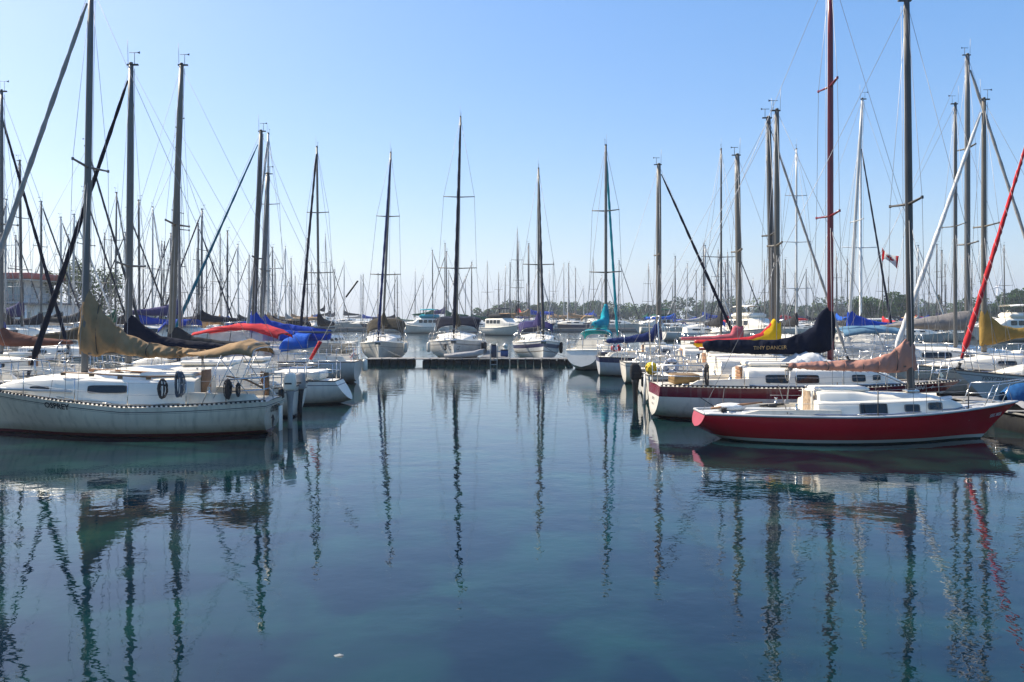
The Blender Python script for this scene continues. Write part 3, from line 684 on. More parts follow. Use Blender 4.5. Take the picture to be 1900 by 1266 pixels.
# gear lying on and hanging from it
def onA(x, y, z): return (-10.15 - x, 20.3 - y, z)
coil('dark coil of rope hung by the cabin end of the nearest white sloop', onA(-1.72, 1.08, 1.42), .22, ROPED, .1, 9, 1.05, 1)
coil('tall blue-grey coil of rope hung on the nearest white sloop beside its cockpit', onA(-2.12, 1.06, 1.6), .2, ROPEB, -.1, 10, 1.5, 2)
coil('black coil of rope on the stern rail of the nearest white sloop', onA(-3.28, 1.0, 1.42), .16, ROPED, .5, 10, 1.5, 3)
coil('small black rope loop beside the stern coil on the nearest white sloop', onA(-3.52, 1.0, 1.33), .1, BLACK, .2, 3, 1.7, 4)
pole = MB(); pole.tube([(0, 0, 0), (-3.6, 0, .12)], .035, 8); sp = pole.build('spinnaker_pole', ALUB); sp.location = onA(.55, .93, 1.10); sp.rotation_euler = (0, 0, -.12); tag(sp, 'long white spinnaker pole lying along the side deck of the nearest sloop', 'pole')

# ------------------------------------------------------------------ left row behind it
HWG = hull_mat('white_topsides', (0.70, 0.65, 0.56), boot=(0.05, 0.055, 0.06), boot_z=0.06, dirt=.35, stripe=[(.12, .15, (.1, .1, .12))])
HGR = hull_mat('grey_white_topsides', (0.58, 0.555, 0.51), boot=(0.02, 0.02, 0.025), boot_z=0.05, dirt=.3)
B1 = Boat('sailing_sloop', 'white sloop moored second in the left row, navy furled headsail, grey outboard', (-10.4, 23.7, 0), math.pi, L=8.2, B=2.5, fb=(.9, .85, 1.1), tw=.7, rake=.1, zs=-.05, hull=HWG)
B1.make_hull(WHITE, ALUD, .022)
B1.cabin([(-2.3, .85, .62), (-1.0, .92, .60), (.6, .9, .54), (1.7, .7, .38), (2.6, .45, .12)], WHITE)
B1.window(-.9, 1.28, .8, .16); B1.window(.3, 1.27, .5, .14)
MB().box((-1.5, 0, B1.deckz(-1.5) + .73), (1.5, 1.05, .14), bev=.04).build('sea_hood', WHITE, B1.root)
B1.hatch(1.2, 0, 1.35, .5, .5)
B1.mast(1.0, 10.4, r=.10, m=ALU, base=1.5, spreaders=((.33, .85),), lean=-.08); B1.rig(.006)
B1.furl(NAVY, .1, .04, bow_x=4.0)
B1.boom(3.1, 2.05)
B1.cover([(-.12, 1.95, 2.9, .1), (.1, 1.9, 3.0, .15), (.5, 1.9, 2.65, .2), (1.0, 1.9, 2.35, .2), (2.0, 1.9, 2.2, .17), (3.1, 1.95, 2.1, .08)], NAVY, seed=5)
B1.pulpit(3.0); B1.pushpit(-3.0); B1.stanchions([-2, -.6, .8, 2.2], ends=(-3.1, 3.2))
B1.deck_gear(); B1.outboard(-3.95, .0, .80, .9, GREYS, BLACK)
for sd in (-1, 1): MB().loft([[Vector((x, sd * (w + dy), B1.deckz(x) + zz)) for dy, zz in ((.08, -.02), (.05, h), (-.05, h), (-.08, -.02))] for x, w, h in ((-2.3, .84, .3), (-3.6, .78, .2), (-3.8, .76, .02))], True, True, smooth=False).build('coaming', WHITE, B1.root)

B2 = Boat('sailing_sloop', 'white sloop in the left row with pointed reverse stern and tall bare mast', (-10.2, 27.2, 0), math.pi, L=8.6, B=2.6, fb=(.78, .82, 1.15), tw=.5, rake=-.45, zs=.12, hull=HWG, bo=1.5)
B2.make_hull(WHITE, NAVY, .018)
B2.cabin([(-2.0, .85, .55), (-.8, .92, .55), (1.0, .85, .48), (2.0, .62, .3), (2.8, .4, .06)], WHITE)
B2.window(-.8, 1.22, .7, .16); B2.window(.3, 1.2, .5, .14)
MB().box((-1.2, 0, B2.deckz(-1.2) + .68), (1.4, 1.0, .13), bev=.04).build('sea_hood', WHITE, B2.root)
B2.mast(1.45, 11.5, r=.105, m=TANSPAR, base=1.45, lean=-.38, spreaders=((.46, .95),)); B2.rig(.006)
B2.boom(3.3, 2.0); B2.cover([(-.1, 1.9, 2.5, .08), (.2, 1.88, 2.6, .14), (.8, 1.86, 2.25, .17), (1.8, 1.88, 2.12, .15), (3.2, 1.92, 2.05, .07)], CHAR, seed=6)
B2.deck_gear(); B2.pulpit(3.2); B2.stanchions([-1.6, -.2, 1.2, 2.4], ends=(-3, 3.3))
tb = MB(); tb.box((-3.0, 0, B2.deckz(-3) + .16), (1.6, 1.3, .3), bev=.06); tb.build('cockpit_coaming', WHITE, B2.root)
MB().box((-3.75, .1, .25), (.06, .5, .06), ry=.5).build('rudder_stock', BLACK, B2.root); pr = MB(); pr.tube([(-3.8, 0, -.05), (-4.1, 0, .18)], .05, 8)
for k in range(3): pr.box((-4.12, .1 * math.cos(k * 2.09), .18 + .1 * math.sin(k * 2.09)), (.03, .1, .14), ry=.3)
pr.build('propeller', BLACK, B2.root)
B2.pushpit(-3.4)
ob = MB(); ob.tube([(-3.0, .3, .8), (-3.72, .3, 2.05)], .018, 6); fs_ = ob.build('flagstaff', ALUB); 
fs_.location = B2.root.location; fs_.rotation_euler = (0, 0, math.pi); tag(fs_, 'slanting white staff with a rolled red flag at the pointed white stern', 'flagstaff')
MB().tube([(-3.40, .3, 1.5), (-3.74, .3, 2.1)], [.05, .065], 8).build('rolled_flag', RED, fs_)
MB().tube([(-3.72, .3, 2.05), (-4.6, .3, 3.6)], .012, 5).build('whip', ALUB, fs_); MB().tube([(-4.6, .3, 3.6), (-5.0, .3, 4.15)], .03, 6).build('dark_tip', BLACK, fs_)

C0 = Boat('sailing_sloop', 'sloop in the left row under a red spray canopy with clear side curtains', (-12.1, 31.5, 0), math.pi, L=8.6, B=2.8, fb=(.95, .9, 1.2), tw=.72, rake=.1, hull=HGR)
C0.make_hull(WHITE, ALUD, .02); C0.cabin([(-2.0, .95, .6), (.5, .98, .56), (2.0, .7, .35), (2.8, .4, .08)], WHITE); C0.window(-.6, 1.3, 1.1, .2); C0.window(.9, 1.3, .5, .18)
C0.canopy([(.2, 2.36, .95, .14), (-.5, 2.55, 1.1, .22), (-1.4, 2.7, 1.15, .25), (-2.2, 2.68, 1.15, .25), (-2.9, 2.45, 1.1, .25), (-3.15, 2.3, 1.05, .2)], RED, BLACK, legs=((.2, 2.2, .94, .1), (-.5, 2.33, 1.08, -.3), (-1.4, 2.45, 1.1, -1.2), (-2.2, 2.43, 1.1, -2.0), (-3.0, 2.2, 1.05, -2.9)))
for sd in (-1, 1):
    q = MB(); q.add([Vector((x, sd * y, z)) for x, y, z in ((.18, .96, 2.2), (-1.4, 1.12, 2.42), (-2.6, 1.1, 2.3), (-2.6, 1.05, 1.15), (-1.4, 1.08, 1.15), (.25, .98, 1.45))], [(0, 1, 4, 5), (1, 2, 3, 4)]); q.build('clear_curtain', CLEARV, C0.root)
C0.mast(1.0, 10.4, r=.06, m=ALU, base=1.5, lean=.1, spreaders=((.55, .8),)); C0.rig(.007); C0.pulpit(3.2); C0.pushpit(-3.2); C0.stanchions([-1.5, 0, 1.4, 2.6], ends=(-3.2, 3.4))

C1 = Boat('sailing_sloop', 'grey-white sloop in the left row, bright blue sail cover and blue spray hood', (-11.4, 36.0, 0), math.pi, L=9.0, B=2.9, fb=(.95, .95, 1.25), tw=.66, rake=.12, hull=HGR)
C1.make_hull(WHITE, ALUD, .022); C1.cabin([(-1.6, .95, .6), (-.4, 1.0, .6), (1.0, .92, .5), (2.2, .65, .3), (3.0, .4, .05)], WHITE)
C1.window(-.2, 1.3, 1.5, .26, pane=DARKW, rad=.3); C1.window(1.4, 1.28, .5, .18)
C1.spray_hood(-2.4, -1.1, 1.35, .95, .85, ROYAL)
C1.mast(.3, 11.3, r=.11, m=ALUD, base=1.6, lean=-.37, spreaders=((.41, .75),)); C1.rig(.008)
C1.furl(TEALD, .09, .03, bow_x=4.3, frac=.97, name='furled_jib'); 
C1.boom(3.5, 2.25); C1.cover([(-.14, 2.1, 3.2, .1), (.02, 1.9, 3.35, .16), (.3, 1.85, 2.9, .22), (.7, 1.85, 2.5, .24), (1.5, 1.85, 2.35, .22), (2.6, 1.85, 2.22, .2), (3.4, 1.88, 2.15, .14), (3.5, 1.95, 2.1, .06)], BLUE, seed=9, fold=.04, ties=3)
C1.deck_gear(); C1.stanchions([-3.3, -2.2, -.9, .4, 1.7, 2.9], ends=(-4.0, 3.6)); C1.pulpit(3.4); C1.pushpit(-3.7)
for sd in (-1, 1): MB().loft([[Vector((x, sd * (w + dy), C1.deckz(x) + zz)) for dy, zz in ((.1, -.02), (.05, h), (-.05, h), (-.1, -.02))] for x, w, h in ((-1.6, .95, .34), (-3.9, .8, .25), (-4.1, .78, .02))], True, True, smooth=False).build('coaming', WHITE, C1.root)
C2 = Boat('sailing_sloop', 'white sloop behind the blue spray hood with its own blue boom cover', (-12.4, 40.0, 0), math.pi, L=9.0, B=2.9, fb=(1.0, .95, 1.3), tw=.7, hull=HWG)
C2.make_hull(WHITE, NAVY, .02); C2.cabin([(-1.6, .95, .6), (1.0, .92, .5), (2.4, .6, .25), (3.0, .4, .05)], WHITE); C2.window(-.4, 1.35, .9, .2)
C2.mast(.2, 10.1, r=.13, m=ALU, base=1.6, lean=-.35, spreaders=((.43, .7),)); C2.rig(.009)
C2.boom(3.6, 2.4); C2.cover([(-.12, 2.2, 3.0, .12), (.1, 2.1, 3.1, .18), (.5, 2.05, 2.75, .24), (1.2, 2.0, 2.6, .24), (2.4, 1.95, 2.45, .22), (3.5, 1.95, 2.3, .15)], BLUE, seed=11, fold=.05)
C2.pulpit(3.4); C2.pushpit(-3.6); C2.stanchions([-2.4, -.8, .8, 2.4], ends=(-3.8, 3.5))
flag('red and white flag drooping at the stern of the grey-white sloop in the left row', (-7.0, 35.7, 1.52), .55, .34, R(160), droop=1.3, pole=.6, lean=-.1, seed=2)
fender('white fender hanging off the stern beside the drooping flag', (-6.75, 36.6, 1.0), .12, .55, WHITE)

# boats on the far-left pier, bows to the right or out of frame
def mid_boat(name, label, loc, rz, L, mx, H, hull, cover_mat, rows, base=1.55, spr=((.5, .8),), r=.07, lean=0.0, furl=None, furl_r=(.08, .03), wire=.008, mm=None, deck=None, fb=(.95, .9, 1.2), B=None, win=True, side_lean=0.0, tw=.66, rake=.1, gear=True, seed=1, head=True, zs=0.0, group=None, boomz=None, boomlen=None):
    b = Boat(name, label, loc, rz, L=L, B=B or L * .32, fb=fb, tw=tw, rake=rake, hull=hull, N=18, M=6, zs=zs, group=group)
    b.make_hull(deck or WHITE, ALUD, .022); k = L / 9.0; dz = base - 1.55 if base > 1.4 else 0
    b.cabin([(-1.7 * k, .95 * k, .6), (-.3 * k, 1.0 * k, .6), (1.1 * k, .9 * k, .5), (2.2 * k, .62 * k, .28), (3.0 * k, .38 * k, .05)], WHITE)
    if win: b.window(-.7 * k, b.deckz(0) + .33, .9 * k, .17, rad=.35); b.window(.6 * k, b.deckz(0) + .32, .6 * k, .15, rad=.35)
    for sd in (-1, 1): MB().loft([[Vector((x * k, sd * (w * k + dy), b.deckz(x * k) + zz)) for dy, zz in ((.1, -.02), (.05, h), (-.05, h), (-.1, -.02))] for x, w, h in ((-1.7, .95, .32), (-3.6, .82, .24), (-3.9, .8, .02))], True, True, smooth=False).build('coaming', WHITE, b.root)
    b.hatch(1.5 * k, 0, b.deckz(1.5 * k) + .47, .5, .5)
    MB().box((-1.0 * k, 0, b.deckz(-1 * k) + .70), (1.3 * k, .9 * k, .12), bev=.04).build('sea_hood', WHITE, b.root)
    MB().box((-1.72 * k, 0, b.deckz(-1.7 * k) + .34), (.03, .55, .6), bev=.01).build('companionway_boards', TEAK, b.root)
    wz = b.deckz(-3 * k); wh = MB(); wh.tube([(-2.9 * k, .42 * math.cos(a), wz + .75 + .42 * math.sin(a)) for a in [2 * math.pi * q / 20 for q in range(21)]], .016, 5)
    for q in range(3): wh.tube([(-2.9 * k, .42 * math.cos(q * 1.047), wz + .75 + .42 * math.sin(q * 1.047)), (-2.9 * k, -.42 * math.cos(q * 1.047), wz + .75 - .42 * math.sin(q * 1.047))], .01, 4)
    wh.tube([(-2.9 * k, 0, wz + .7), (-2.7 * k, 0, wz + .7), (-2.7 * k, 0, wz)], .05, 6); wh.build('steering_wheel', STEEL, b.root)
    for sd in (-1, 1): b.winch(-2.2 * k, sd * .9 * k, wz + .3)
    b.mast(mx, H, r=r, m=mm or ALU, base=b.deckz(mx) + (.62 if abs(mx) < 2 else .05), lean=lean, side_lean=side_lean, spreaders=spr, head=head); b.rig(wire)
    if furl: b.furl(furl, *furl_r)
    if rows:
        b.boom(boomlen or rows[-1][0], boomz or (rows[-1][1] + rows[-1][2]) / 2, r=.05); b.cover(rows, cover_mat, seed=seed)
    if gear: b.deck_gear(); b.pulpit(L / 2 - 1.1); b.pushpit(-L / 2 + .9); b.stanchions([lerp(-L / 2 + 1.8, L / 2 - 1.8, q / 3) for q in range(4)], ends=(-L / 2 + 1, L / 2 - 1), wire=max(.005, wire * .8))
    return b
def std_rows(z, ln, h=.8, w=.2):
    return [(-.12, z, z + h * .9, .1), (.05, z - .05, z + h, .15), (.4, z - .08, z + h * .72, w), (1.0, z - .08, z + h * .5, w), (ln * .6, z - .06, z + h * .36, w * .85), (ln * .95, z, z + h * .25, w * .5), (ln, z + .03, z + h * .2, w * .25)]
mid_boat('sailing_sloop', 'white sloop at the left edge with a rust-brown boom cover', (-18.75, 28.6, 0), math.pi, 8.3, -.45, 11.0, HWG, BROWN, std_rows(1.95, 2.6, .62, .24), seed=21)
mid_boat('sailing_sloop', 'sloop cut by the left edge under a dark green boom cover', (-19.3, 24.6, 0), math.pi, 8.3, -.3, 11.0, HGR, GREEN, std_rows(1.75, 3.2, .55, .24), seed=22)
mid_boat('sailing_sloop', 'sloop at the far left with a near-black furled headsail crossing leftward', (-22.6, 33.2, 0), 0, 8.8, 1.4, 12.0, HWG, BLUE, std_rows(2.0, 3.0), furl=NAVY, furl_r=(.085, .04), seed=23, lean=-.2)
mid_boat('sailing_sloop', 'sloop behind the tan sail cover with a black furled headsail reaching right', (-22.3, 39.5, 0), 0, 8.8, 1.3, 11.4, HWG, OLIVE, std_rows(1.9, 2.6), furl=BLACK, furl_r=(.085, .04), seed=24)

# ------------------------------------------------------------------ near right: red sloop
HR1 = hull_mat('crimson_topsides', (0.42, 0.003, 0.014), boot=(0.46, 0.45, 0.40), boot_z=0.115, under=(0.012, 0.03, 0.026), under_z=0.045, rough=.16, dirt=.12, chips=True, spec=.18)
TRED = mat('sunfaded_red', (0.36, 0.05, 0.075), .4, vary=.1)  # hull red paled to pink for the transom: sunlight put into the colour
D = Boat('sailing_sloop', 'nearest red sloop with white cabin, weathered mast and peach sail cover', (8.34, 19.2, 0), 0, L=7.66, B=2.4, fb=(.63, .63, .87), tw=.46, tm=.46, rake=-.12, bo=1.0, zs=.30, d=.42, hull=HR1)
D.make_hull(DECKG, ALUB, .03, transom_mat=TRED)
D.cabin([(-1.22, .74, .30), (-1.1, .76, .33), (.3, .80, .33), (1.4, .72, .31), (1.95, .58, .26), (2.25, .42, .14), (2.4, .3, .02)], WHITE, crown=.04, tumble=.9, soft=.86)
up = MB(); rings = []
for x, w_, h in ((-1.15, .56, .52), (-1.0, .58, .55), (-.35, .58, .54), (.2, .56, .45), (1.2, .52, .385), (1.75, .42, .31), (2.05, .3, .2)):
    z = D.deckz(x); rings.append([Vector((x, y, z + zz)) for y, zz in ((w_ + .1, .25), (w_ + .03, .33), (w_, h - .06), (w_ - .08, h), (0, h + .04), (-w_ + .08, h), (-w_, h - .06), (-w_ - .03, .33), (-w_ - .1, .25))])
up.loft(rings, False); n_ = 9; up.add(rings[0], [tuple(reversed(range(n_)))]); up.add(rings[-1], [tuple(range(n_))]); up.build('coachroof_top', WHITE, D.root, recalc=True)
MB().box((-.5, 0, D.deckz(-.5) + .575), (1.25, .7, .10), bev=.04).build('sliding_hatch', WHITE, D.root)
wb = MB()
PLY = mat('weathered_plywood', (0.33, 0.235, 0.15), .8, vary=.35, scale=14, bump=.4, bscale=40)
MB().box((-1.25, -.05, D.deckz(-1.2) + .27), (.03, .50, .50)).build('companionway_board', PLY, D.root)
for sd in (-1, 1): MB().box((-1.245, -.05 + sd * .275, D.deckz(-1.2) + .28), (.045, .05, .54), bev=.01).build('companionway_frame', WHITE, D.root)
D.window(.02, .79, .60, .235, rad=.2, frame=ALU); D.window(.93, .81, .33, .14, rad=.3, frame=ALU); D.window(1.5, .85, .33, .14, rad=.3, frame=ALU)
for sd in (-1, 1):
    MB().loft([[Vector((x, sd * (w_ + dy), D.deckz(x) + zz)) for dy, zz in ((.07, -.02), (.045, h), (-.045, h), (-.07, -.02))] for x, w_, h in ((-.75, .78, .14), (-1.4, .76, .14), (-2.6, .64, .12), (-3.0, .58, .02))], True, True, smooth=False).build('coaming', CREAM, D.root)
    D.winch(-1.75, sd * .72, D.deckz(-1.7) + .13, .05)
    MB().box((-2.1, sd * .42, D.deckz(-2) + .03), (1.6, .34, .05), bev=.02).build('cockpit_seat', DECKG, D.root)
MB().tube([(-3.55, 0, .72), (-2.7, .02, .82), (-2.3, .04, .86)], [.03, .026, .02], 6).build('tiller', TEAK, D.root)
D.mast(1.26, 10.52, r=.092, m=ALUD, base=1.13, lean=-.1, spreaders=((.48, .78),)); D.rig(.006, bow_x=3.7)
D.boom(3.05, 1.74, r=.04)
D.cover([(-.12, 1.64, 2.2, .05), (-.04, 1.62, 2.4, .11), (.08, 1.6, 2.42, .12), (.3, 1.59, 2.2, .15), (.55, 1.58, 2.03, .16), (.9, 1.60, 1.91, .17), (1.6, 1.62, 1.87, .17), (2.3, 1.65, 1.85, .14), (3.0, 1.7, 1.8, .07)], PEACH, seed=31, fold=.06, n=90, ring=22, ties=4, lace=True)
D.pulpit(2.75, h=.52, m=STEEL, r=.014, rake=.22)
D.stanchions([-.05, 2.28], h=.62, m=ALUD, r=.014, ends=(-1.8, 2.9))
D.deck_gear(); D.lettering('SEE BEE', 3.22, .58, .11, SILV, side=-1, slope=.12, bold=.002)
MB().box((1.55, -.62, D.deckz(1.5) + .12), (.1, .08, .24), bev=.02).build('cleat_post', ALUD, D.root)
def onD(x, y, z): return (8.34 + x, 19.2 + y, z)
coil('dark rope heap on the after deck of the red sloop', onD(-3.3, -.2, .76), .18, ROPED, 1.2, 6, .25, 7)
tp = MB(); tp.ball((0, 0, 0), .3, 12, 6, (1.3, .7, .35)); tpo = tp.build('folded_cloth', WSAIL); tpo.location = onD(-3.05, .12, .74); tag(tpo, 'folded white cloth on the stern deck of the red sloop', 'cloth')
gf = MB(); gf.box((0, 0, .04), (.22, .12, .08), bev=.02); gf.tube([(-.3, 0, .05), (.3, .03, .08)], .03, 6); g0 = gf.build('outboard_bracket', BLACK); g0.location = onD(-1.35, .55, .98) ; g0.location.z = .68; g0.location.x = onD(-1.9, 0, 0)[0]; tag(g0, 'black deck fitting lying by the cockpit of the red sloop', 'fitting')

# ------------------------------------------------------------------ second right: white hull with the wine-red band, red mast
HR2 = hull_mat('white_topsides_red_band', (0.70, 0.65, 0.56), band=(0.14, 0.004, 0.018), band_w=.29, boot=(0.10, 0.012, 0.012), boot_z=0.07, under=(0.02, 0.01, 0.01), under_z=.03, dirt=.45, rough=.2)
G = Boat('sailing_sloop', 'white sloop with wine-red band, red mast and gold-lettered navy boom cover', (8.64, 23.3, 0), 0, L=8.95, B=2.75, fb=(.97, .95, 1.06), tw=.62, tm=.46, rake=-.08, bo=1.5, zs=.06, hull=HR2)
G.make_hull(CREAM, None); G.slotted_rail(BLACK, .12)
G.cabin([(-1.98, .92, .47), (-1.8, .94, .5), (0, .98, .50), (1.2, .9, .46), (2.1, .66, .3), (2.6, .46, .06)], WHITE, crown=.09, tumble=.9)
for x, w_, h in ((-1.19, .62, .2), (-.36, .62, .2)): G.window(x, 1.18, w_, h, rad=.3)
G.window(1.12, 1.2, .36, .16, rad=.3); G.window(1.68, 1.21, .2, .1, rad=.2)
MB().box((-1.2, 0, G.deckz(-1.2) + .62), (1.3, .9, .12), bev=.04).build('sea_hood', WHITE, G.root)
for k in range(5): MB().box((-2.02, -.02, G.deckz(-2) + .06 + k * .105), (.035, .62, .095), bev=.006).build('slat', TEAK, G.root)
MB().box((-1.99, -.38, G.deckz(-2) + .3), (.05, .08, .62), bev=.01).build('companionway_frame', WHITE, G.root)
for sd in (-1, 1):
    MB().loft([[Vector((x, sd * (w_ + dy), G.deckz(x) + zz)) for dy, zz in ((.08, -.02), (.05, h), (-.05, h), (-.08, -.02))] for x, w_, h in ((-2.0, .93, .24), (-3.4, .84, .18), (-3.7, .82, .02))], True, True, smooth=False).build('coaming', WHITE, G.root)
    MB().box((-2.8, sd * .55, G.deckz(-3) + .06), (1.5, .42, .07), bev=.02).build('cockpit_seat', CREAM, G.root)
    G.winch(-2.5, sd * .86, G.deckz(-2.5) + .2)
MB().box((-3.6, .1, G.deckz(-3.6) + .16), (.75, .9, .28), bev=.03).build('lazarette_box', mat('varnished_box', (.20, .115, .03), .5, vary=.25, scale=5), G.root)
G.hatch(1.75, 0, G.deckz(1.7) + .46, .5, .5)
G.mast(.66, 13.1, r=.092, m=REDP, base=1.62, lean=.0, spreaders=((.37, .85), (.7, .7)), sprmat=REDP); G.rig(.007, bow_x=4.35)
G.boom(3.75, 2.0, REDP, r=.05)
G.cover([(-.13, 1.98, 2.9, .06), (-.05, 1.95, 3.2, .14), (.08, 1.92, 3.24, .17), (.22, 1.88, 3.14, .2), (.34, 1.87, 3.0, .21), (.52, 1.86, 2.64, .22), (.85, 1.84, 2.46, .22), (1.2, 1.83, 2.33, .2), (1.6, 1.83, 2.265, .19), (2.3, 1.84, 2.25, .18), (3.0, 1.88, 2.26, .16), (3.6, 1.93, 2.25, .12), (3.72, 2.0, 2.18, .05)], NAVY, seed=33, fold=.045, n=90, ring=22, lace=True)
G.lettering('TINY DANCER', -1.16, 2.03, .15, GOLD, side=-1, slope=.02, bvh=G.covbvh, off=.02)
G.lettering('GEMINI', 2.86, .905, .165, SILV, side=-1, slope=.03, bold=.004, off=.012)
st = MB(); pts = []
for k in range(8): a = math.pi * k / 4; rr = .1 if k % 2 == 0 else .03; pts.append((3.42 + rr * math.cos(a) * 1.4, .92 + rr * .7 * math.sin(a)))
hit = [Vector((x, (G.bvh.ray_cast(Vector((x, -9, z)), Vector((0, 1, 0)))[0] or Vector((0, 0, 0))).y - .006, z)) for x, z in pts]
st.add(hit + [sum(hit, Vector()) / 8], [(k, (k + 1) % 8, 8) for k in range(8)]); st.build('star_emblem', SILV, G.root)
transom_text(G, 'GEMINI', 0, .56, .12, INK); transom_text(G, 'TORONTO', 0, .40, .08, INK)
G.deck_gear(); G.pulpit(3.3, h=.6); G.pushpit(-3.3); G.stanchions([-2.2, -.8, .5, 1.8, 2.9], ends=(-3.4, 3.5))
def onG(x, y, z): return (8.64 + x, 23.3 + y, z)
rnd = random.Random(4); tm = MB(); rings = []
for i in range(15):
    x = lerp(-.75, .62, i / 14); e = math.sin(math.pi * (i + .4) / 14.8); rings.append([Vector((x, .48 * math.cos(a), max(0, (.36 * e * math.sin(a)) + noise.noise(Vector((x * 6, a * 3, 1))) * .13))) for a in [math.pi * q / 10 for q in range(11)]])
tm.loft(rings, False); to = tm.build('crumpled_tarp', WSAIL); to.location = onG(-.05, -.15, 1.55); tag(to, 'crumpled white tarp heaped at the foot of the red mast', 'tarp')
coil('pale line hanging in a loop over the first cabin window of the red-banded sloop', onG(-1.0, -1.2, 1.55), .16, ROPEL, .1, 2, 1.2, 12)
coil('dark rope on the after rail of the red-banded sloop', onG(-3.2, -1.05, 1.6), .13, ROPED, .3, 7, 2.2, 13)

# ------------------------------------------------------------------ right row behind
R3 = Boat('sailing_sloop', 'white sloop with a yellow and red boom cover behind the red-banded sloop', (8.85, 27.4, 0), 0, L=8.7, B=2.8, fb=(.98, .95, 1.2), tw=.7, rake=.1, hull=HWG)
R3.make_hull(CREAM, ALUD, .022); R3.cabin([(-1.9, .95, .55), (.4, .98, .52), (1.9, .7, .35), (2.7, .4, .05)], WHITE); R3.window(-.8, 1.3, .9, .2); R3.window(.6, 1.3, .6, .18)
R3.mast(.25, 10.0, r=.10, m=TANSPAR, base=1.6, spreaders=((.45, .75),)); R3.rig(.008)
R3.boom(2.9, 2.05)
YROWS = [(-.13, 1.98, 2.75, .09), (.1, 1.9, 2.9, .17), (.3, 1.88, 2.62, .18), (.6, 1.88, 2.36, .19), (1.0, 1.9, 2.24, .18), (2.9, 1.9, 2.14, .16)]
R3.cover([(-.13, 1.98, 2.75, .09), (-.04, 1.93, 2.88, .15), (.1, 1.9, 2.9, .17), (.3, 1.88, 2.62, .18), (.6, 1.88, 2.36, .19), (1.0, 1.9, 2.24, .18), (1.8, 1.9, 2.18, .16), (2.75, 1.9, 2.14, .13), (2.86, 1.95, 2.1, .06)], YELLOW, seed=36, fold=.03, m2=RED, split=lambda d, z: (d > .18 and z > interp(YROWS, d)[1] - .1) or 1.25 < d < 2.4)
R3.pulpit(3.2); R3.pushpit(-3.2, h=.66); R3.stanchions([-2.2, -.8, .6, 2.0], ends=(-3.3, 3.2))
R3.outboard(-4.42, .2, .8, 1.0, CHAR, BLACK)
MB().tube([(-4.35, -.5, 1.0), (-4.4, -.5, -.2)], .05, 8).build('stern_ladder', ALUB, R3.root)
rk = MB()
for y in (-.9, .9): rk.tube([(-3.9, y, 1.0), (-4.0, y, 2.75), (-3.9, y * .8, 2.95)], .022, 6)
rk.tube([(-3.9, -.72, 2.95), (-3.9, .72, 2.95)], .022, 6); rk.build('stern_arch', STEEL, R3.root)
BUOYY = mat('yellow_foam', (0.72, 0.50, 0.02), .6, vary=.2, scale=8, bump=.3); LIFEW = mat('lifebuoy_white', (.52, .52, .55), .6, vary=.12, scale=5)
def ring_buoy(label, loc, r, t, m, rz, name='lifebuoy', arc=1.0):
    e = thing(name, label, 'lifebuoy', loc, rz); b = MB(); n = 22
    b.tube([(r * math.cos(a), 0, r * math.sin(a)) for a in [2 * math.pi * arc * k / n + math.pi * (.5 + (1 - arc)) for k in range(n + 1)]], t, 8, cap=arc < 1); b.build('ring', m, e)
    for k in range(4):
        a = math.pi / 2 * k + .7; MB().tube([(r * math.cos(a) - t * 1.08 * math.cos(q) * math.cos(a), t * 1.08 * math.sin(q), r * math.sin(a) - t * 1.08 * math.cos(q) * math.sin(a)) for q in [2 * math.pi * j / 10 for j in range(11)]], .014, 4).build('strap', BLACK, e)
    return e
ring_buoy('white lifebuoy ring lashed to the stern rail of the yellow-covered sloop', at(1245, 680, 25.6), .185, .08, LIFEW, .1)
yb = thing('rope_buoy', 'bright yellow bundle of float rope hung by the right-hand sterns', 'buoy', at(1209, 684, 25.0)); b_ = MB(); b_.ball((0, 0, 0), .17, 12, 8); b_.build('bundle_core', BUOYY, yb)
for k in range(9):
    ax = Vector((rnd.uniform(-1, 1), rnd.uniform(-1, 1), rnd.uniform(-1, 1))).normalized(); u = ax.orthogonal().normalized(); v = ax.cross(u)
    MB().tube([(u * math.cos(a) + v * math.sin(a)) * .185 for a in [2 * math.pi * q / 16 for q in range(17)]], .024, 6).build('rope_turn', BUOYY, yb)
MB().tube([(0, 0, -.1), (0, .02, -1.62)], .035, 8).build('buoy_post', ALUB, yb)
R4 = mid_boat('sailing_sloop', 'white sloop with a dark blue cover under the thick grey twin masts', (9.0, 30.8, 0), 0, 8.3, 1.1, 10.6, HGR, NAVY, std_rows(1.7, 2.9, .6), mm=ALUD, r=.12, lean=-.2, seed=41, furl=GREYS, furl_r=(.07, .03))
R5 = mid_boat('sailing_sloop', 'white sloop with a faded rose boom cover behind the yellow cover', (9.1, 35.4, 0), 0, 8.4, 1.0, 10.1, HWG, ROSE, [(-.16, 1.95, 2.55, .12), (-.05, 1.92, 2.6, .22), (.25, 1.9, 2.55, .26), (.4, 1.9, 2.2, .2), (1.2, 1.9, 2.1, .18), (2.6, 1.92, 2.05, .1)], mm=TANSPAR, r=.13, lean=-.1, seed=42)
RE = mid_boat('sailing_sloop', 'small grey sloop with a navy boom cover beside the teal-covered boat', (8.0, 40.2, 0), 0, 7.4, -.6, 10.6, hull_mat('grey_navy_band', (.52, .52, .53), band=(.02, .02, .07), band_w=.24, boot=(.02, .02, .03), boot_z=.06), NAVYB, [(-.16, 1.75, 2.2, .1), (-.06, 1.72, 2.65, .17), (.2, 1.7, 2.6, .2), (.4, 1.7, 2.25, .22), (.9, 1.66, 2.08, .22), (1.7, 1.62, 1.95, .2), (2.5, 1.6, 1.85, .15), (2.65, 1.66, 1.8, .08)], mm=TANSPAR, r=.13, furl=NAVY, furl_r=(.1, .04), seed=43)
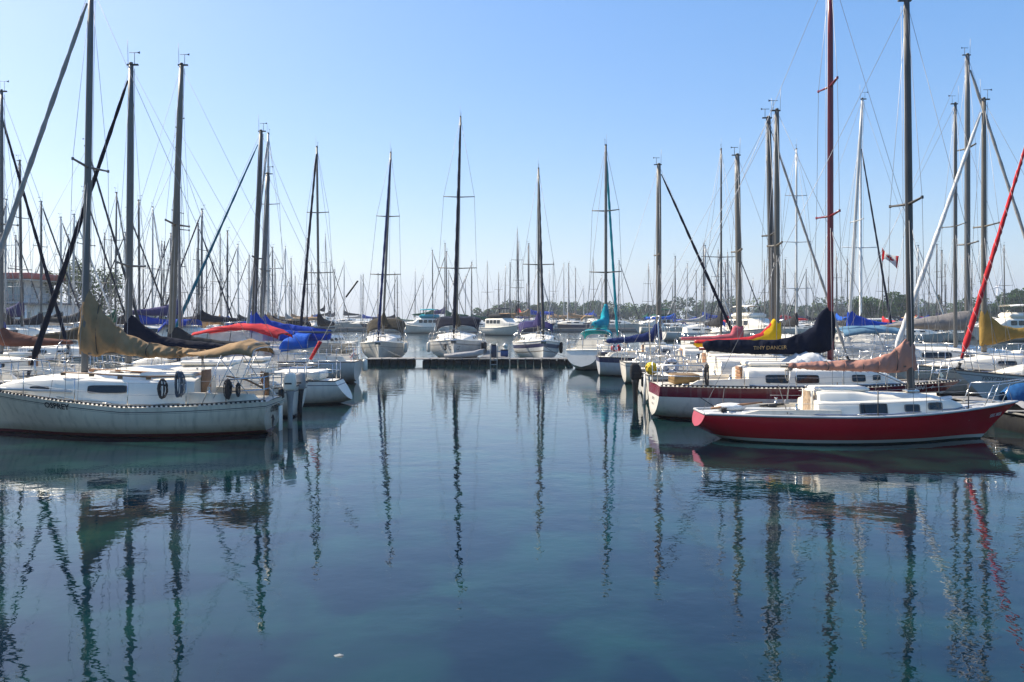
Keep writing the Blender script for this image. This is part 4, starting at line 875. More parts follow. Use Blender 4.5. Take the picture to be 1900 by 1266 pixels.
E2 = Boat('sailing_sloop', 'white sloop with navy stripe, teal boom cover and teal furled headsail', (5.55, 49.03, 0), R(72), L=11.0, B=3.0, fb=(1.1, 1.05, 1.35), tw=.6, rake=-.25, zs=.22, bo=1.4, hull=hull_mat('white_navy_sheer', (.7, .7, .69), band=(.012, .014, .06), band_w=.42, stripe=[(-1, .1, (.6, .6, .6))], boot=(.02, .02, .03), boot_z=.05))
E2.make_hull(WHITE, WHITE, .03, transom_mat=WHITE); E2.cabin([(-2.2, 1.15, .55), (-.5, 1.2, .55), (1.4, 1.0, .45), (2.8, .6, .2), (3.4, .4, .04)], WHITE)
for k in range(4): E2.window(-1.5 + k * .75, 1.45, .45, .16, rad=.4)
E2.mast(1.1, 13.7, r=.12, m=TANSPAR, base=1.65, spreaders=((.34, 1.0), (.66, .85)), side_lean=.0); E2.rig(.012); E2.furl(TEAL, .1, .07, bow_x=5.2)
E2.boom(3.8, 2.4); E2.cover([(-.16, 2.2, 3.5, .12), (0, 2.05, 3.85, .24), (.3, 2.0, 3.7, .3), (.6, 2.1, 3.0, .3), (1.4, 2.25, 2.85, .26), (3.4, 2.3, 2.7, .2), (3.8, 2.4, 2.6, .1)], TEAL, seed=45, ties=3)
E2.canopy([(-1.0, 1.95, .85, .35), (-1.5, 2.25, .92, .3), (-2.1, 2.2, .9, .3)], TEAL, STEEL, legs=((-1.5, 2.0, .9, -1.5), (-2.1, 2.0, .88, -2.1)))
E2.pushpit(-4.6); E2.pulpit(4.3); E2.stanchions([-3, -1.5, 0, 1.5, 3], ends=(-4.6, 4.4), wire=.008)
for k in range(2): MB().box((-5.51 - .02 * k, 0, .86 - .12 * k), (.02, .7 - .2 * k, .05)).build('transom_stripe', mat('blue_trim', (.03, .05, .25), .5), E2.root)
ring_buoy('red horseshoe buoy on the rail to the right of the teal-covered sloop', (5.72, 43.9, 1.2), .2, .09, RED, .2, arc=.82)
# right-hand pier, sterns or bows to the left
R8 = mid_boat('sailing_sloop', 'white sloop pointing left with a red and white spiral furled headsail', (18.65, 26.0, 0), math.pi, 8.5, 1.15, 11.2, hull_mat('pale_blue_white', (.60, .62, .64), boot=(.02, .025, .03), boot_z=.06, stripe=[(.1, .13, (.2, .2, .22))]), TAN, std_rows(1.9, 3.0), furl=RED, furl_r=(.1, .03), seed=51)
R8.lettering('TINY DANCER', 3.0, .92, .15, INK, side=1, slope=-.04)
anc = MB(); anc.tube([(4.2, 0, 1.25), (4.85, 0, 1.18)], .03, 6); anc.box((4.75, 0, 1.05), (.1, .34, .16), ry=.6); anc.build('bow_anchor', STEEL, R8.root)
for ch in KIDS[R8.root.name]:
    if ch.name.startswith('furled'): 
        a = Vector((R8.L / 2 - .15, 0, R8.deckz(R8.L / 2 - .15) + .05)); d_ = R8.mp(lerp(R8.mz0, R8.H, .98)) - a; u = d_.cross(Vector((0, 1, 0))).normalized(); q = []
        for k in range(300): f = lerp(.05, .95, k / 299); rr = lerp(.1, .03, f ** .85) * 1.0; q.append(a + d_ * f + (u * math.cos(k * .33) + Vector((0, 1, 0)) * math.sin(k * .33)) * rr)
        MB().tube(q, .013, 4).build('pale_spiral_edge', mat('faded_pink_strip', (.6, .25, .25), .8), ch)
R7 = mid_boat('sailing_sloop', 'white sloop with a mustard sail cover and a pale furled headsail leaning left', (18.7, 30.0, 0), math.pi, 9.2, .95, 11.1, HWG, MUST, [(-.14, 1.85, 3.1, .1), (-.05, 1.82, 3.3, .16), (.1, 1.84, 3.22, .18), (.35, 1.9, 2.85, .2), (.7, 2.0, 2.62, .22), (1.2, 2.12, 2.52, .22), (2.2, 2.22, 2.6, .2), (3.1, 2.3, 2.55, .1)], furl=WSAIL, furl_r=(.11, .06), mm=TANSPAR, r=.1, seed=52)
R11 = Boat('sailing_sloop', 'sloop with a slate-blue bimini over clear cockpit curtains, stern to the left', (17.9, 34.0, 0), 0, L=9.2, B=3.0, fb=(1.05, 1.0, 1.25), tw=.75, hull=HWG)
R11.make_hull(WHITE, ALUD, .02); R11.cabin([(-1.4, 1.05, .6), (.6, 1.05, .55), (2.2, .7, .3), (3.0, .4, .05)], WHITE); R11.window(-.3, 1.35, 1.2, .2)
R11.canopy([(-4.2, 2.42, 1.15, .3), (-3.4, 2.56, 1.25, .3), (-2.4, 2.58, 1.25, .3), (-1.75, 2.5, 1.2, .35)], STEELB, STEEL, legs=((-4.2, 2.2, 1.1, -4.2), (-3.0, 2.3, 1.2, -3.0), (-1.75, 2.2, 1.15, -1.4)))
for sd in (-1, 1): MB().add([Vector((x, sd * y, z)) for x, y, z in ((-4.2, 1.16, 2.15), (-1.75, 1.2, 2.2), (-1.1, 1.0, 1.2), (-4.3, 1.1, 1.2))], [(0, 1, 2, 3)]).build('clear_curtain', CLEARV, R11.root)
R11.mast(1.0, 12.0, r=.08, base=1.6, spreaders=((.5, .9),)); R11.rig(.008); R11.pulpit(3.4); R11.pushpit(-3.6); R11.stanchions([-2, -.5, 1, 2.5], ends=(-3.7, 3.5))
R9 = mid_boat('sailing_sloop', 'large sloop with a long dark grey awning over its boom', (20.9, 38.0, 0), 0, 11.0, .8, 15.4, HWG, GREYC, [(-.2, 2.35, 3.2, .15), (.0, 2.3, 3.25, .5), (.4, 2.3, 3.2, .6), (1.6, 2.32, 3.0, .6), (2.8, 2.38, 2.78, .5), (3.8, 2.45, 2.58, .3), (4.1, 2.48, 2.54, .1)], mm=ALU, r=.13, spr=((.35, 1.0), (.68, .8)), seed=53, furl=GREYS, furl_r=(.09, .06))
R10 = mid_boat('sailing_sloop', 'sloop with a royal blue boom cover and a mast leaning right behind the bimini', (18.4, 42.0, 0), math.pi, 9.4, .7, 14.4, HWG, BLUE, std_rows(2.35, 2.6, .95, .25), mm=ALUB, r=.09, lean=-.75, seed=54)

# ------------------------------------------------------------------ the floating dock across the basin and the boats bow-on to it
DOCKB = mat('black_float_plastic', (0.006, 0.006, 0.007), .7, vary=.3, scale=6, dirt=(.03, .03, .025), dirt_amt=.5, spec=.2); DOCKT = mat('grey_dock_decking', (0.21, 0.20, 0.185), .85, vary=.25, scale=5, bump=.3)
def float_dock(label, x0, x1, y0, y1, zt=.56, mod=.5, name='floating_dock', group=None, gaps=()):
    e = thing(name, label, 'dock', ((x0 + x1) / 2, (y0 + y1) / 2, 0), 0, group); n = max(1, round((x1 - x0) / mod)); step = (x1 - x0) / n; dy = (y1 - y0)
    fl = MB().box((0, 0, zt / 2 - .16), (step - .07, dy, zt + .2), bev=.09); me = fl.mesh('float', DOCKB)
    tp = MB().box((0, 0, zt - .03), (step - .012, dy + .03, .05), bev=.012); mt = tp.mesh('deck_plank', DOCKT)
    cl = MB().tube([(0, 0, 0), (0, 0, .05)], .035, 8); mc = cl.mesh('coupling', WIRE)
    r = random.Random(int(x0 * 10))
    for k in range(n):
        x = x0 + step * (k + .5) - (x0 + x1) / 2
        for nm, m_, dz in (('float', me, 0), ('deck_plank', mt, .004)):
            if nm == 'float' and k in gaps: continue
            o = bpy.data.objects.new(nm, m_); COL.objects.link(o); o.parent = e; o.location = (x, 0, dz + r.uniform(-.012, .012)); o.rotation_euler = (r.uniform(-.006, .006), r.uniform(-.01, .01), 0)
        if k % 2 == 0:
            o = bpy.data.objects.new('coupling', mc); COL.objects.link(o); o.parent = e; o.location = (x - step / 2, -dy / 2 + .02, zt)
    return e
float_dock('black modular floating dock across the basin below the bow-on sailboats', -9.1, 3.85, 49.6, 51.1, zt=.36, gaps=(6,))
float_dock('grey finger dock running back between the middle and right bow-on sailboats', -2.0, -.4, 51.15, 63.0, zt=.35, name='finger_dock', mod=1.45)
ld = thing('dock_ladder', 'two-railed metal ladder hooked on the front of the black dock', 'ladder', ((916 - 950) * 49.5 / F, 49.52, 0))
for x in (-.21, .21): MB().tube([(x, .25, .36), (x, .2, 1.25), (x, .0, 1.3), (x, -.05, 1.1), (x, -.05, -.4)], .028, 8).build('rail', ALUB, ld)
for z in (.0, .28): MB().tube([(-.21, -.05, z), (.21, -.05, z)], .018, 6).build('rung', ALUB, ld)
pb = thing('power_pedestal', 'dark blue power box standing on the dock by the ladder', 'power box', (-1.12, 50.8, .36)); MB().box((0, 0, .4), (.42, .32, .8), bev=.03).build('cabinet', mat('navy_box', (.012, .025, .06), .5), pb); MB().box((0, 0, .82), (.46, .36, .05), bev=.02).build('lid', CHAR, pb)
pb2 = thing('power_pedestal', 'low blue box on the finger dock beside the navy-striped bow', 'power box', (-.5, 52.2, .35)); MB().box((0, 0, .22), (.5, .4, .42), bev=.03).build('cabinet', mat('blue_box', (.02, .06, .2), .5), pb2); MB().box((0, 0, .45), (.54, .44, .05), bev=.02).build('lid', CHAR, pb2)

HC1 = hull_mat('cream_topsides', (.70, .66, .58), boot=(.1, .1, .1), boot_z=.1, dirt=.3, stripe=[(.3, .33, (.25, .22, .18))])
def bow_on(label, bx, by, sx, sy, L, B, mx, H, hull, fb, r=.1, furl=None, spr=((.33, 1.05), (.65, .8)), wire=.011, mm=TANSPAR, lean=0., side_lean=0., frac=.99, furl_r=(.12, .07), cov=None, covrows=None, anchor=True, seed=1, **kw):
    K = 1.122; bx, by, sx, sy = bx * K, by * K, sx * K, sy * K; L *= 1.1; B *= K; H = CAM_H + (H - CAM_H) * K; fb = tuple(CAM_H - (CAM_H - v) * K for v in fb); r *= K; wire *= 1.1
    ang = math.atan2(by - sy, bx - sx); cx, cy = bx - math.cos(ang) * L / 2, by - math.sin(ang) * L / 2
    b = Boat('sailing_sloop', label, (cx, cy, 0), ang, L=L, B=B, fb=fb, tw=.75, tm=.4, rake=-.3, bo=.75, hull=hull, N=26, M=9, be=1.3, **kw)
    b.make_hull(WHITE, WHITE, .035); k = L / 10
    b.cabin([(-1.5 * k, 1.2 * k, .55), (0, 1.25 * k, .55), (1.4 * k, 1.05 * k, .46), (2.7 * k, .7 * k, .24), (3.5 * k, .4 * k, .04)], WHITE)
    for q in range(4): b.window((-.9 + q * .72) * k, b.deckz(0) + .32, .45, .15, rad=.45)
    b.hatch(1.9 * k, 0, b.deckz(2) + .42, .55, .55); b.hatch(3.7 * k, 0, b.deckz(3.7) + .02, .5, .5, WHITE)
    b.mast(mx, H, r=r, m=mm, base=b.deckz(mx) + .6, spreaders=spr, lean=lean, side_lean=side_lean); b.rig(wire, frac=frac)
    if furl: b.furl(furl, *furl_r, frac=frac)
    b.boom(3.6 * k, 2.6)
    b.cover(covrows or std_rows(2.3, 3.6 * k, 1.15, .27), cov or CHAR, seed=seed)
    b.pulpit(L / 2 - 1.3, h=.65, r=.018); b.pushpit(-L / 2 + 1, h=.65, r=.018); b.stanchions([lerp(-L / 2 + 1.6, L / 2 - 2, q / 4) for q in range(5)], ends=(-L / 2 + 1, L / 2 - 1.3), wire=.008)
    if anchor:
        a = MB(); xb = L / 2 - .1; z = b.deckz(xb); a.tube([(xb - .5, 0, z + .06), (xb + .18, 0, z + .05)], .035, 6); a.box((xb + .14, 0, z - .1), (.1, .36, .22), ry=.7); a.build('bow_anchor', STEEL, b.root)
    return b
M1 = bow_on('bow-on cream sloop at the left of the dock, deep blue furled headsail', -7.75, 46.1, -8.66, 56, 10.0, 3.05, .9, 13.3, HC1, (1.25, 1.25, 1.55), furl=NAVYB, furl_r=(.1, .05), cov=OLIVE, seed=61, lean=-.1, side_lean=.55)
M1.canopy([(-1.3, 2.1, 1.25, .6), (-2.1, 2.85, 1.4, .6), (-3.5, 2.92, 1.45, .7), (-4.6, 2.8, 1.4, .8)], OLIVE, STEEL, legs=((-2.1, 2.4, 1.35, -2.1), (-4.6, 2.2, 1.35, -4.6)))
M2 = bow_on('bow-on white sloop at the middle of the dock, tallest mast, navy bimini', -3.37, 46.0, -3.81, 58, 11.6, 3.75, .9, 15.7, hull_mat('white_cream_topsides', (.72, .70, .66), boot=(.1, .1, .1), boot_z=.1, dirt=.3, stripe=[(.22, .3, (.3, .28, .26))]), (1.35, 1.35, 1.65), furl=NAVY, cov=OLIVE, seed=62, spr=((.3, 1.35), (.63, 1.1)), side_lean=.3)
M2.canopy([(-1.5, 2.35, 1.5, .5), (-2.2, 2.95, 1.7, .3), (-3.7, 3.05, 1.8, .28), (-5.2, 2.95, 1.7, .3)], NAVY, STEEL, legs=((-2.2, 2.7, 1.6, -1.4), (-5.2, 2.6, 1.6, -5.0)))
for sd in (-1, 1): M2.lettering('CZ', 5.2, .88, .36, INK, side=sd)
M3 = bow_on('bow-on white sloop at the right of the dock, navy stripe and black furled headsail', 1.83, 46.2, 1.46, 56, 9.8, 3.1, .75, 12.3, hull_mat('white_navy_stripe', (.74, .73, .69), boot=(.1, .1, .12), boot_z=.1, dirt=.25, stripe=[(.16, .42, (.012, .02, .08)), (.66, .72, (.2, .16, .12))]), (1.3, 1.3, 1.6), furl=BLACK, cov=PURPLE, seed=63, spr=((.42, 1.1),), frac=.97)
M3.canopy([(-1.5, 2.2, 1.2, .5), (-2.2, 2.65, 1.3, .45), (-3.7, 2.7, 1.3, .5), (-4.8, 2.55, 1.25, .5)], PURPLE, STEEL, legs=((-2.2, 2.3, 1.25, -1.8), (-4.8, 2.2, 1.2, -4.6)))
dg = thing('inflatable_dinghy', 'pale grey inflatable dinghy lying on the dock before the middle sloop', 'dinghy', (-3.05, 50.5, .38), R(4)); tb = MB(); tb.tube([(-1.25, -.42, .12), (-.3, -.45, .15), (.6, -.42, .24), (1.15, -.2, .36), (1.3, 0, .4), (1.15, .2, .36), (.6, .42, .24), (-.3, .45, .15), (-1.25, .42, .12)], [.1, .17, .18, .17, .16, .17, .18, .17, .1], 10); tb.build('tube', GREYS, dg)
MB().add([(-1.0, -.4, .1), (.8, -.3, .2), (.8, .3, .2), (-1.0, .4, .1)], [(0, 1, 2, 3)]).build('floor', DECKG, dg); MB().box((-1.0, 0, .18), (.05, .75, .26), bev=.02).build('transom', GREYS, dg); MB().box((-.2, 0, .24), (.2, .8, .04), bev=.01).build('thwart', TEAK, dg)
fender('cream fender on the right side of the left bow-on sloop', (-7.35, 55.0, 1.2), .13, .7, HC1 if False else CREAM); fender('black fender on the right side of the middle bow-on sloop', (-1.98, 56.6, 1.2), .2, .75, BLACK)
fender('dark grey fender on the right side of the navy-striped bow-on sloop', (3.45, 56.2, 1.2), .13, .8, CHAR); fender('white fender at the left bow of the middle sloop', (-5.85, 56, 1.2), .13, .7, WHITE)
coil('black coil hung over the left bow of the middle bow-on sloop', (-4.4, 52.6, 1.2), .22, BLACK, .5, 6, 1.0, 8)
bow_on('bow-on sloop half hidden behind the blue boom covers, black furled headsail', -12.7, 47.5, -12.2, 57, 10, 3.1, .9, 14.0, HC1, (1.2, 1.2, 1.5), furl=NAVY, seed=64, cov=CHAR, lean=-.3, side_lean=-.25)
bow_on('bow-on sloop far behind the red canopy, slim pale mast with long spreaders', -15.9, 47.5, -15.6, 57, 10, 3.1, .9, 14.8, HC1, (1.2, 1.2, 1.5), furl=GREYS, furl_r=(.1, .07), seed=65, mm=ALUB, cov=TAN)
bow_on('bow-on sloop behind the rose cover, slim dark mast with one long spreader pair', 13.7, 47.5, 13.3, 57, 10, 3.1, .9, 13.8, HC1, (1.2, 1.2, 1.5), seed=66, spr=((.42, 1.4),), mm=ALUD, r=.08)
bow_on('bow-on sloop hidden behind the red mast, pale mast with three spreader pairs', 18.7, 48, 18.4, 58, 10, 3.1, .9, 13.9, HC1, (1.2, 1.2, 1.5), seed=67, spr=((.25, 1.2), (.5, 1.1), (.75, .8)), mm=ALUB, r=.08)
bow_on('bow-on sloop under the red and white flag, white mast, navy furled headsail', 24.0, 50, 23.4, 60, 10.5, 3.2, .9, 14.9, HC1, (1.2, 1.2, 1.5), furl=NAVY, furl_r=(.09, .05), seed=68, spr=((.45, 1.4),), mm=mat('white_spar', (.75, .75, .74), .4), r=.11, cov=CHAR)
flag('red and white maple leaf flag flying from a stay near the white mast', at(1636, 460, 49), 1.5, .85, R(-12), droop=.8, seed=4)

# right-hand pier behind the red bows
float_dock('dock at the right edge behind the bow of the red sloop', 12.75, 15.6, 19.4, 21.2, zt=.5, mod=.95, name='finger_dock')
float_dock('grey pier running back along the right-hand moorings', 13.2, 14.1, 21.25, 24.4, zt=.5, mod=.9, name='finger_dock')
bt = MB(); rings = []
for i in range(10):
    x = lerp(-.95, .95, i / 9); e = math.sin(math.pi * (i + .6) / 10.2); rings.append([Vector((x, .5 * e ** .3 * math.cos(a), .75 * e ** .35 * max(0, math.sin(a)) ** .7 + noise.noise(Vector((x * 4, a * 2, 3))) * .05)) for a in [math.pi * q / 10 + 1e-4 for q in range(11)]])
bt.loft(rings, False, False); bo_ = bt.build('covered_dinghy', SEAB); bo_.scale = (.7, .7, .75); bo_.location = (14.45, 22.4, .52); tag(bo_, 'upturned dinghy under a blue tarp on the pier beyond the red bow', 'tarp')
ms = MB(); rings = []
for i in range(12):
    x = lerp(-.7, .7, i / 11); rings.append([Vector((x, .55 * math.cos(a), .22 * math.sin(a) * (1 + .5 * noise.noise(Vector((x * 3, a * 2, 9))))) ) for a in [math.pi * q / 9 for q in range(10)]])
ms.loft(rings, False); mo = ms.build('folded_sail', GREYS); mo.location = (13.3, 20.0, .52); tag(mo, 'grey folded sail bag on the dock just right of the red bow', 'sail bag')
MB_t = MB()
for k in range(3): 
    z0 = .05 + k * .0; MB_t.tube([(-.45 + .45 * k + .24 * math.cos(a), 0, .12 + .24 * math.sin(a)) for a in [2 * math.pi * q / 16 for q in range(17)]], .09, 8)
ty = MB_t.build('tyre_fenders', BLACK); ty.location = (13.2, 19.3, .1); tag(ty, 'black tyre fenders along the dock edge right of the red bow', 'tyre fender')
# mooring lines
def line(label, a, b, sag=.15, r=.012, m=None):
    a, b = Vector(a), Vector(b); o = MB(); o.tube([a.lerp(b, k / 10) - Vector((0, 0, sag * 4 * (k / 10) * (1 - k / 10))) - a for k in range(11)], r, 5); q = o.build('mooring_line', m or ROPED); q.location = a; return tag(q, label, 'mooring line', 'mooring lines')
line('dark line from the red sloop stern up to the red-banded hull', onD(-3.4, -.4, .68), onG(-2.75, -1.18, .95), -.0)
line('pale line from the red sloop cockpit up to the red-banded rail', onD(-2.0, -.85, .7), onG(-1.3, -1.3, 1.05), 0)
line('dark line from the red-banded hull side down toward the water', onG(-3.4, -1.12, .68), onG(-2.4, -1.6, .02), 0)
line('dark slack line under the bow of the navy-striped right sloop', (2.1, 51.9, 1.05), (3.5, 50.8, .4), .1)
line('pale line from the left bow-on sloop to the dock', (-8.65, 51.8, 1.1), (-7, 50.8, .4), .05, m=ROPEL)
line('pale line from the middle bow-on sloop to the dock', (-3.8, 51.7, 1.15), (-5.8, 50.8, .4), .05, m=ROPEL)
fb_ = thing('mooring_buoy', 'small white mooring buoy floating beyond the dock', 'buoy', at(937, 644, 80)); fb_.location.z = 0; MB().ball((0, 0, .1), .24, 14, 8, (1, 1, .9)).build('float', WHITE, fb_); MB().tube([(0, 0, .3), (0, 0, .42)], .03, 8).build('eye', STEEL, fb_)
sc_ = MB(); sc_.add([(0, 0, .004), (.07, .01, .02), (.1, .05, .006), (.04, .07, .024), (-.03, .05, .004)], [(0, 1, 3, 4), (1, 2, 3)]); s_ = sc_.build('floating_scrap', FLAGW); s_.location = at(622, 1219, 6.82); s_.location.z = .0; s_.scale = (.7, .6, .5); tag(s_, 'scrap of white litter floating on the near water', 'litter')

# ------------------------------------------------------------------ the boats of the outer basins
FARCOV = [('navy', NAVY), ('blue', BLUE), ('black', CHAR), ('navy', NAVY), ('green', GREEN), ('tan', TAN), ('blue', ROYAL), ('grey', GREYS), ('purple', PURPLE), ('red', RED)]
HFAR = [HWG, HGR, HC1, hull_mat('navy_topsides', (.02, .025, .07), boot=(.5, .5, .5), boot_z=.08)]
protos = []
def proto(i):
    cname, cm = FARCOV[i]
    b = Boat('distant_sailboat', 'x', (0, 0, 0), 0, L=9.4, B=3.1, fb=(1.1, 1.05, 1.35), tw=.7, rake=-.1, hull=HFAR[(0, 1, 0, 2, 0, 3, 0, 1, 2, 0)[i]], N=12, M=4)
    b.make_hull(WHITE, None); b.cabin([(-2.0, 1.0, .6), (.2, 1.1, .58), (1.8, .8, .4), (3.0, .4, .06)], WHITE); b.window(-.8, 1.42, 1.0, .18, rad=.4); b.window(.6, 1.42, .7, .16, rad=.4)
    b.mast(.6, 12.0, r=.085, m=(ALU, ALUD, ALUB, ALUD, ALUD)[i % 5], base=1.6, spreaders=((.5, 1.0),) if i % 2 else ((.35, 1.05), (.66, .85)), step=False); b.rig(.014, halyards=1)
    if i in (0, 2, 4, 7): b.furl((NAVY, None, CHAR, None, GREYS, None, None, WSAIL)[i], .09, .05, drum=False)
    b.boom(3.6, 2.5); b.cover(std_rows(2.35, 3.5, 1.0, .24), cm, seed=80 + i, n=18, ring=8)
    if i in (1, 3, 5, 6): b.canopy([(-1.6, 2.2, 1.15, .6), (-2.3, 2.75, 1.25, .45), (-4.0, 2.7, 1.2, .5)], cm, None, 'spray_hood', nn=7)
    b.pushpit(-3.6, r=.02, mid=False); b.pulpit(3.6, r=.02)
    return b
for i in range(len(FARCOV)): protos.append(proto(i))
used_proto = [False] * len(protos)
SEEN = [(16, 373), (25, 300), (63, 375), (102, 404), (122, 398), (139, 355), (188, 432), (205, 356), (222, 392), (244, 432), (272, 372), (277, 383), (301, 449), (315, 285), (306, 450), (333, 412), (358, 416), (367, 462), (376, 474), (386, 389), (406, 434), (401, 487), (433, 429), (417, 500), (451, 454), (469, 474), (491, 459), (517, 482), (533, 459), (548, 480), (580, 487), (584, 494), (608, 485), (616, 500), (643, 487), (665, 512), (678, 510), (706, 508), (727, 507), (743, 512), (769, 500), (790, 512), (797, 465), (819, 452), (835, 467), (826, 502), (881, 487), (905, 487), (937, 493), (958, 427), (963, 449), (952, 488), (975, 453), (986, 457), (1026, 487), (1019, 503), (1056, 507), (1063, 498), (1087, 532), (1096, 545), (1122, 512), (1148, 545), (1200, 491), (1245, 476), (1281, 490), (1299, 456), (1314, 453), (1332, 465), (1340, 460), (1345, 487), (1350, 470), (1359, 463), (1353, 488), (1464, 482), (1469, 507), (1456, 502), (1494, 518), (1502, 500), (1759, 529), (1717, 489), (1817, 480)]
rnd = random.Random(77); MORE = []
for k in range(48): MORE.append((rnd.uniform(15, 640), rnd.uniform(430, 520)))
for k in range(46): MORE.append((rnd.uniform(1235, 1890), rnd.uniform(450, 528)))
for k in range(18): MORE.append((rnd.uniform(640, 1230), rnd.uniform(480, 530)))
FAR = []
for (px, yt) in SEEN + MORE:
    H = rnd.uniform(11.2, 14.2); Y = (H - CAM_H) * F / (HZ - yt)
    if 590 < px < 1235: Y = max(Y, rnd.uniform(176, 230) if px < 720 or px > 1000 else rnd.uniform(150, 215))
    if px > 1700: Y = max(70, min(Y, 190))
    Y = max(Y, 64); H = CAM_H + (HZ - yt) * Y / F; X = (px - CX) * Y / F
    if (px, yt) in MORE and any(abs(X - a) < 5 and abs(Y - b) < 8 for _, a, b, _ in FAR): continue
    FAR.append((px, X, Y, H))
ANCH = [(165, 'the tan-covered mast'), (237, 'the second mast'), (325, 'the tall third mast'), (478, 'the blue-covered mast'), (565, 'the black-furled mast'), (715, 'the blue-furled dock mast'), (849, 'the tallest dock mast'), (1000, 'the striped-bow dock mast'), (1132, 'the teal-covered mast'), (1225, 'the small navy-covered mast'), (1374, 'the rose-covered mast'), (1437, 'the yellow-covered mast'), (1540, 'the red mast'), (1688, 'the peach-covered mast'), (1797, 'the grey-awning mast')]
ORD = 'first second third fourth fifth sixth seventh eighth ninth tenth eleventh twelfth thirteenth fourteenth fifteenth sixteenth seventeenth eighteenth nineteenth twentieth'.split()
count = {}
for (px, X, Y, H) in sorted(FAR):
    left = [a for a in ANCH if a[0] < px]; key = left[-1][1] if left else 'the picture edge'
    count[key] = count.get(key, 0) + 1
    i = rnd.choice((0, 0, 1, 2, 2, 3, 4, 5, 6, 7, 7, 8, 9)) if not 1010 < px < 1080 else rnd.choice((7, 9, 5))
    p = protos[i]
    if used_proto[i]: r_ = copy_tree(p.root)
    else: r_ = p.root; used_proto[i] = True
    s_ = H / 12.0; hs = min(1.25, max(.75, s_))
    r_.location = (X, Y, 0); r_.scale = (hs, hs, s_)
    r_.rotation_euler = (rnd.uniform(-.012, .012), rnd.uniform(-.008, .008), rnd.choice((0, math.pi, math.pi, 0, math.pi / 2, -math.pi / 2)) + rnd.uniform(-.15, .15))
    r_['label'] = 'distant sailboat with %s boom cover, %s far mast right of %s' % (FARCOV[i][0], ORD[count[key] - 1], key); r_['group'] = 'sailboats in the far basins'; r_['category'] = 'sailboat'
for i, p in enumerate(protos):
    if not used_proto[i]:
        for ch in list(KIDS.get(p.root.name, [])):
            for g in KIDS.get(ch.name, []): bpy.data.objects.remove(g)
            bpy.data.objects.remove(ch)
        bpy.data.objects.remove(p.root)
def far_dock(label, x0, x1, Y):
    e = thing('far_dock', label, 'dock', ((x0 + x1) / 2, Y, 0)); n = int((x1 - x0) / 6)
    for k in range(n): MB().box((x0 + (k + .5) * (x1 - x0) / n - (x0 + x1) / 2, 0, .35), ((x1 - x0) / n - .15, 2.4, .7), bev=.06).build('float', DOCKB if False else mat('grey_pontoon', (.16, .16, .15), .8), e)
    MB().box((0, 0, .73), (x1 - x0, 2.5, .06), bev=.01).build('walkway', DOCKT, e)
far_dock('long low dock beyond the open water on the left', -62, -28, 170); far_dock('long low dock beyond the open water right of centre', 4, 40, 165)

def motor_yacht(label, X, Y, rz, L, scale, cov, glass=True, fly=True, hull=None):
    b = Boat('motor_yacht', label, (X, Y, 0), rz, L=L, B=L * .36, fb=(1.2, 1.25, 1.9), tw=.88, tm=.35, rake=-.1, bo=1.4, zs=-.1, hull=hull or HWG, N=14, M=5, cat='motor yacht')
    b.make_hull(WHITE, WHITE, .05); k = L / 10
    b.cabin([(-3.6 * k, 1.5 * k, 1.5), (.6 * k, 1.5 * k, 1.5), (1.5 * k, 1.35 * k, .75), (2.9 * k, .9 * k, .5), (3.4 * k, .6 * k, .1)], WHITE, tumble=.94, crown=.04)
    for q in range(4): b.window((-2.9 + q * .95) * k, b.deckz(0) + .98, .75 * k, .55, rad=.3)
    if fly:
        f = MB(); f.box((-1.4 * k, 0, b.deckz(0) + 1.9), (3.6 * k, 2.6 * k, .75), bev=.25); f.build('flybridge', cov, b.root)
        b.canopy([(-3.0 * k, 4.5, 1.2 * k, .2), (-1.5 * k, 4.6, 1.25 * k, .2), (.2 * k, 4.5, 1.2 * k, .2)], cov, STEEL, 'fly_top', legs=())
        fr = MB()
        for x in (-2.9 * k, .1 * k):
            for sd in (-1, 1): fr.tube([(x, sd * 1.2 * k, 2.9), (x, sd * 1.2 * k, 4.35)], .05, 5)
        fr.build('fly_frame', CHAR, b.root)
    b.pulpit(L / 2 - 2.5, h=.75, r=.025)
    return b
motor_yacht('white trawler yacht with dark flybridge canvas anchored behind the dock', -1.2, 132, R(-48), 9.5, 1, CHAR)
motor_yacht('white motor cruiser with a turquoise canopy beyond the left dock boats', -16.8, 150, R(170), 9.5, 1, TEAL)
motor_yacht('tall white flybridge yacht between the rose and yellow sail covers', 31.8, 104, R(-70), 11, 1, WHITE)
motor_yacht('white motor yacht with green canopy beyond the navy-covered boat', 27, 150, R(200), 10, 1, GREEN)
motor_yacht('low white motor cruiser far behind the clear cockpit curtains', 56, 120, R(10), 9, 1, BLUE, fly=False)
motor_yacht('white motor yacht at the right edge below the white tower', 62, 100, R(180), 10, 1, WHITE, fly=True)

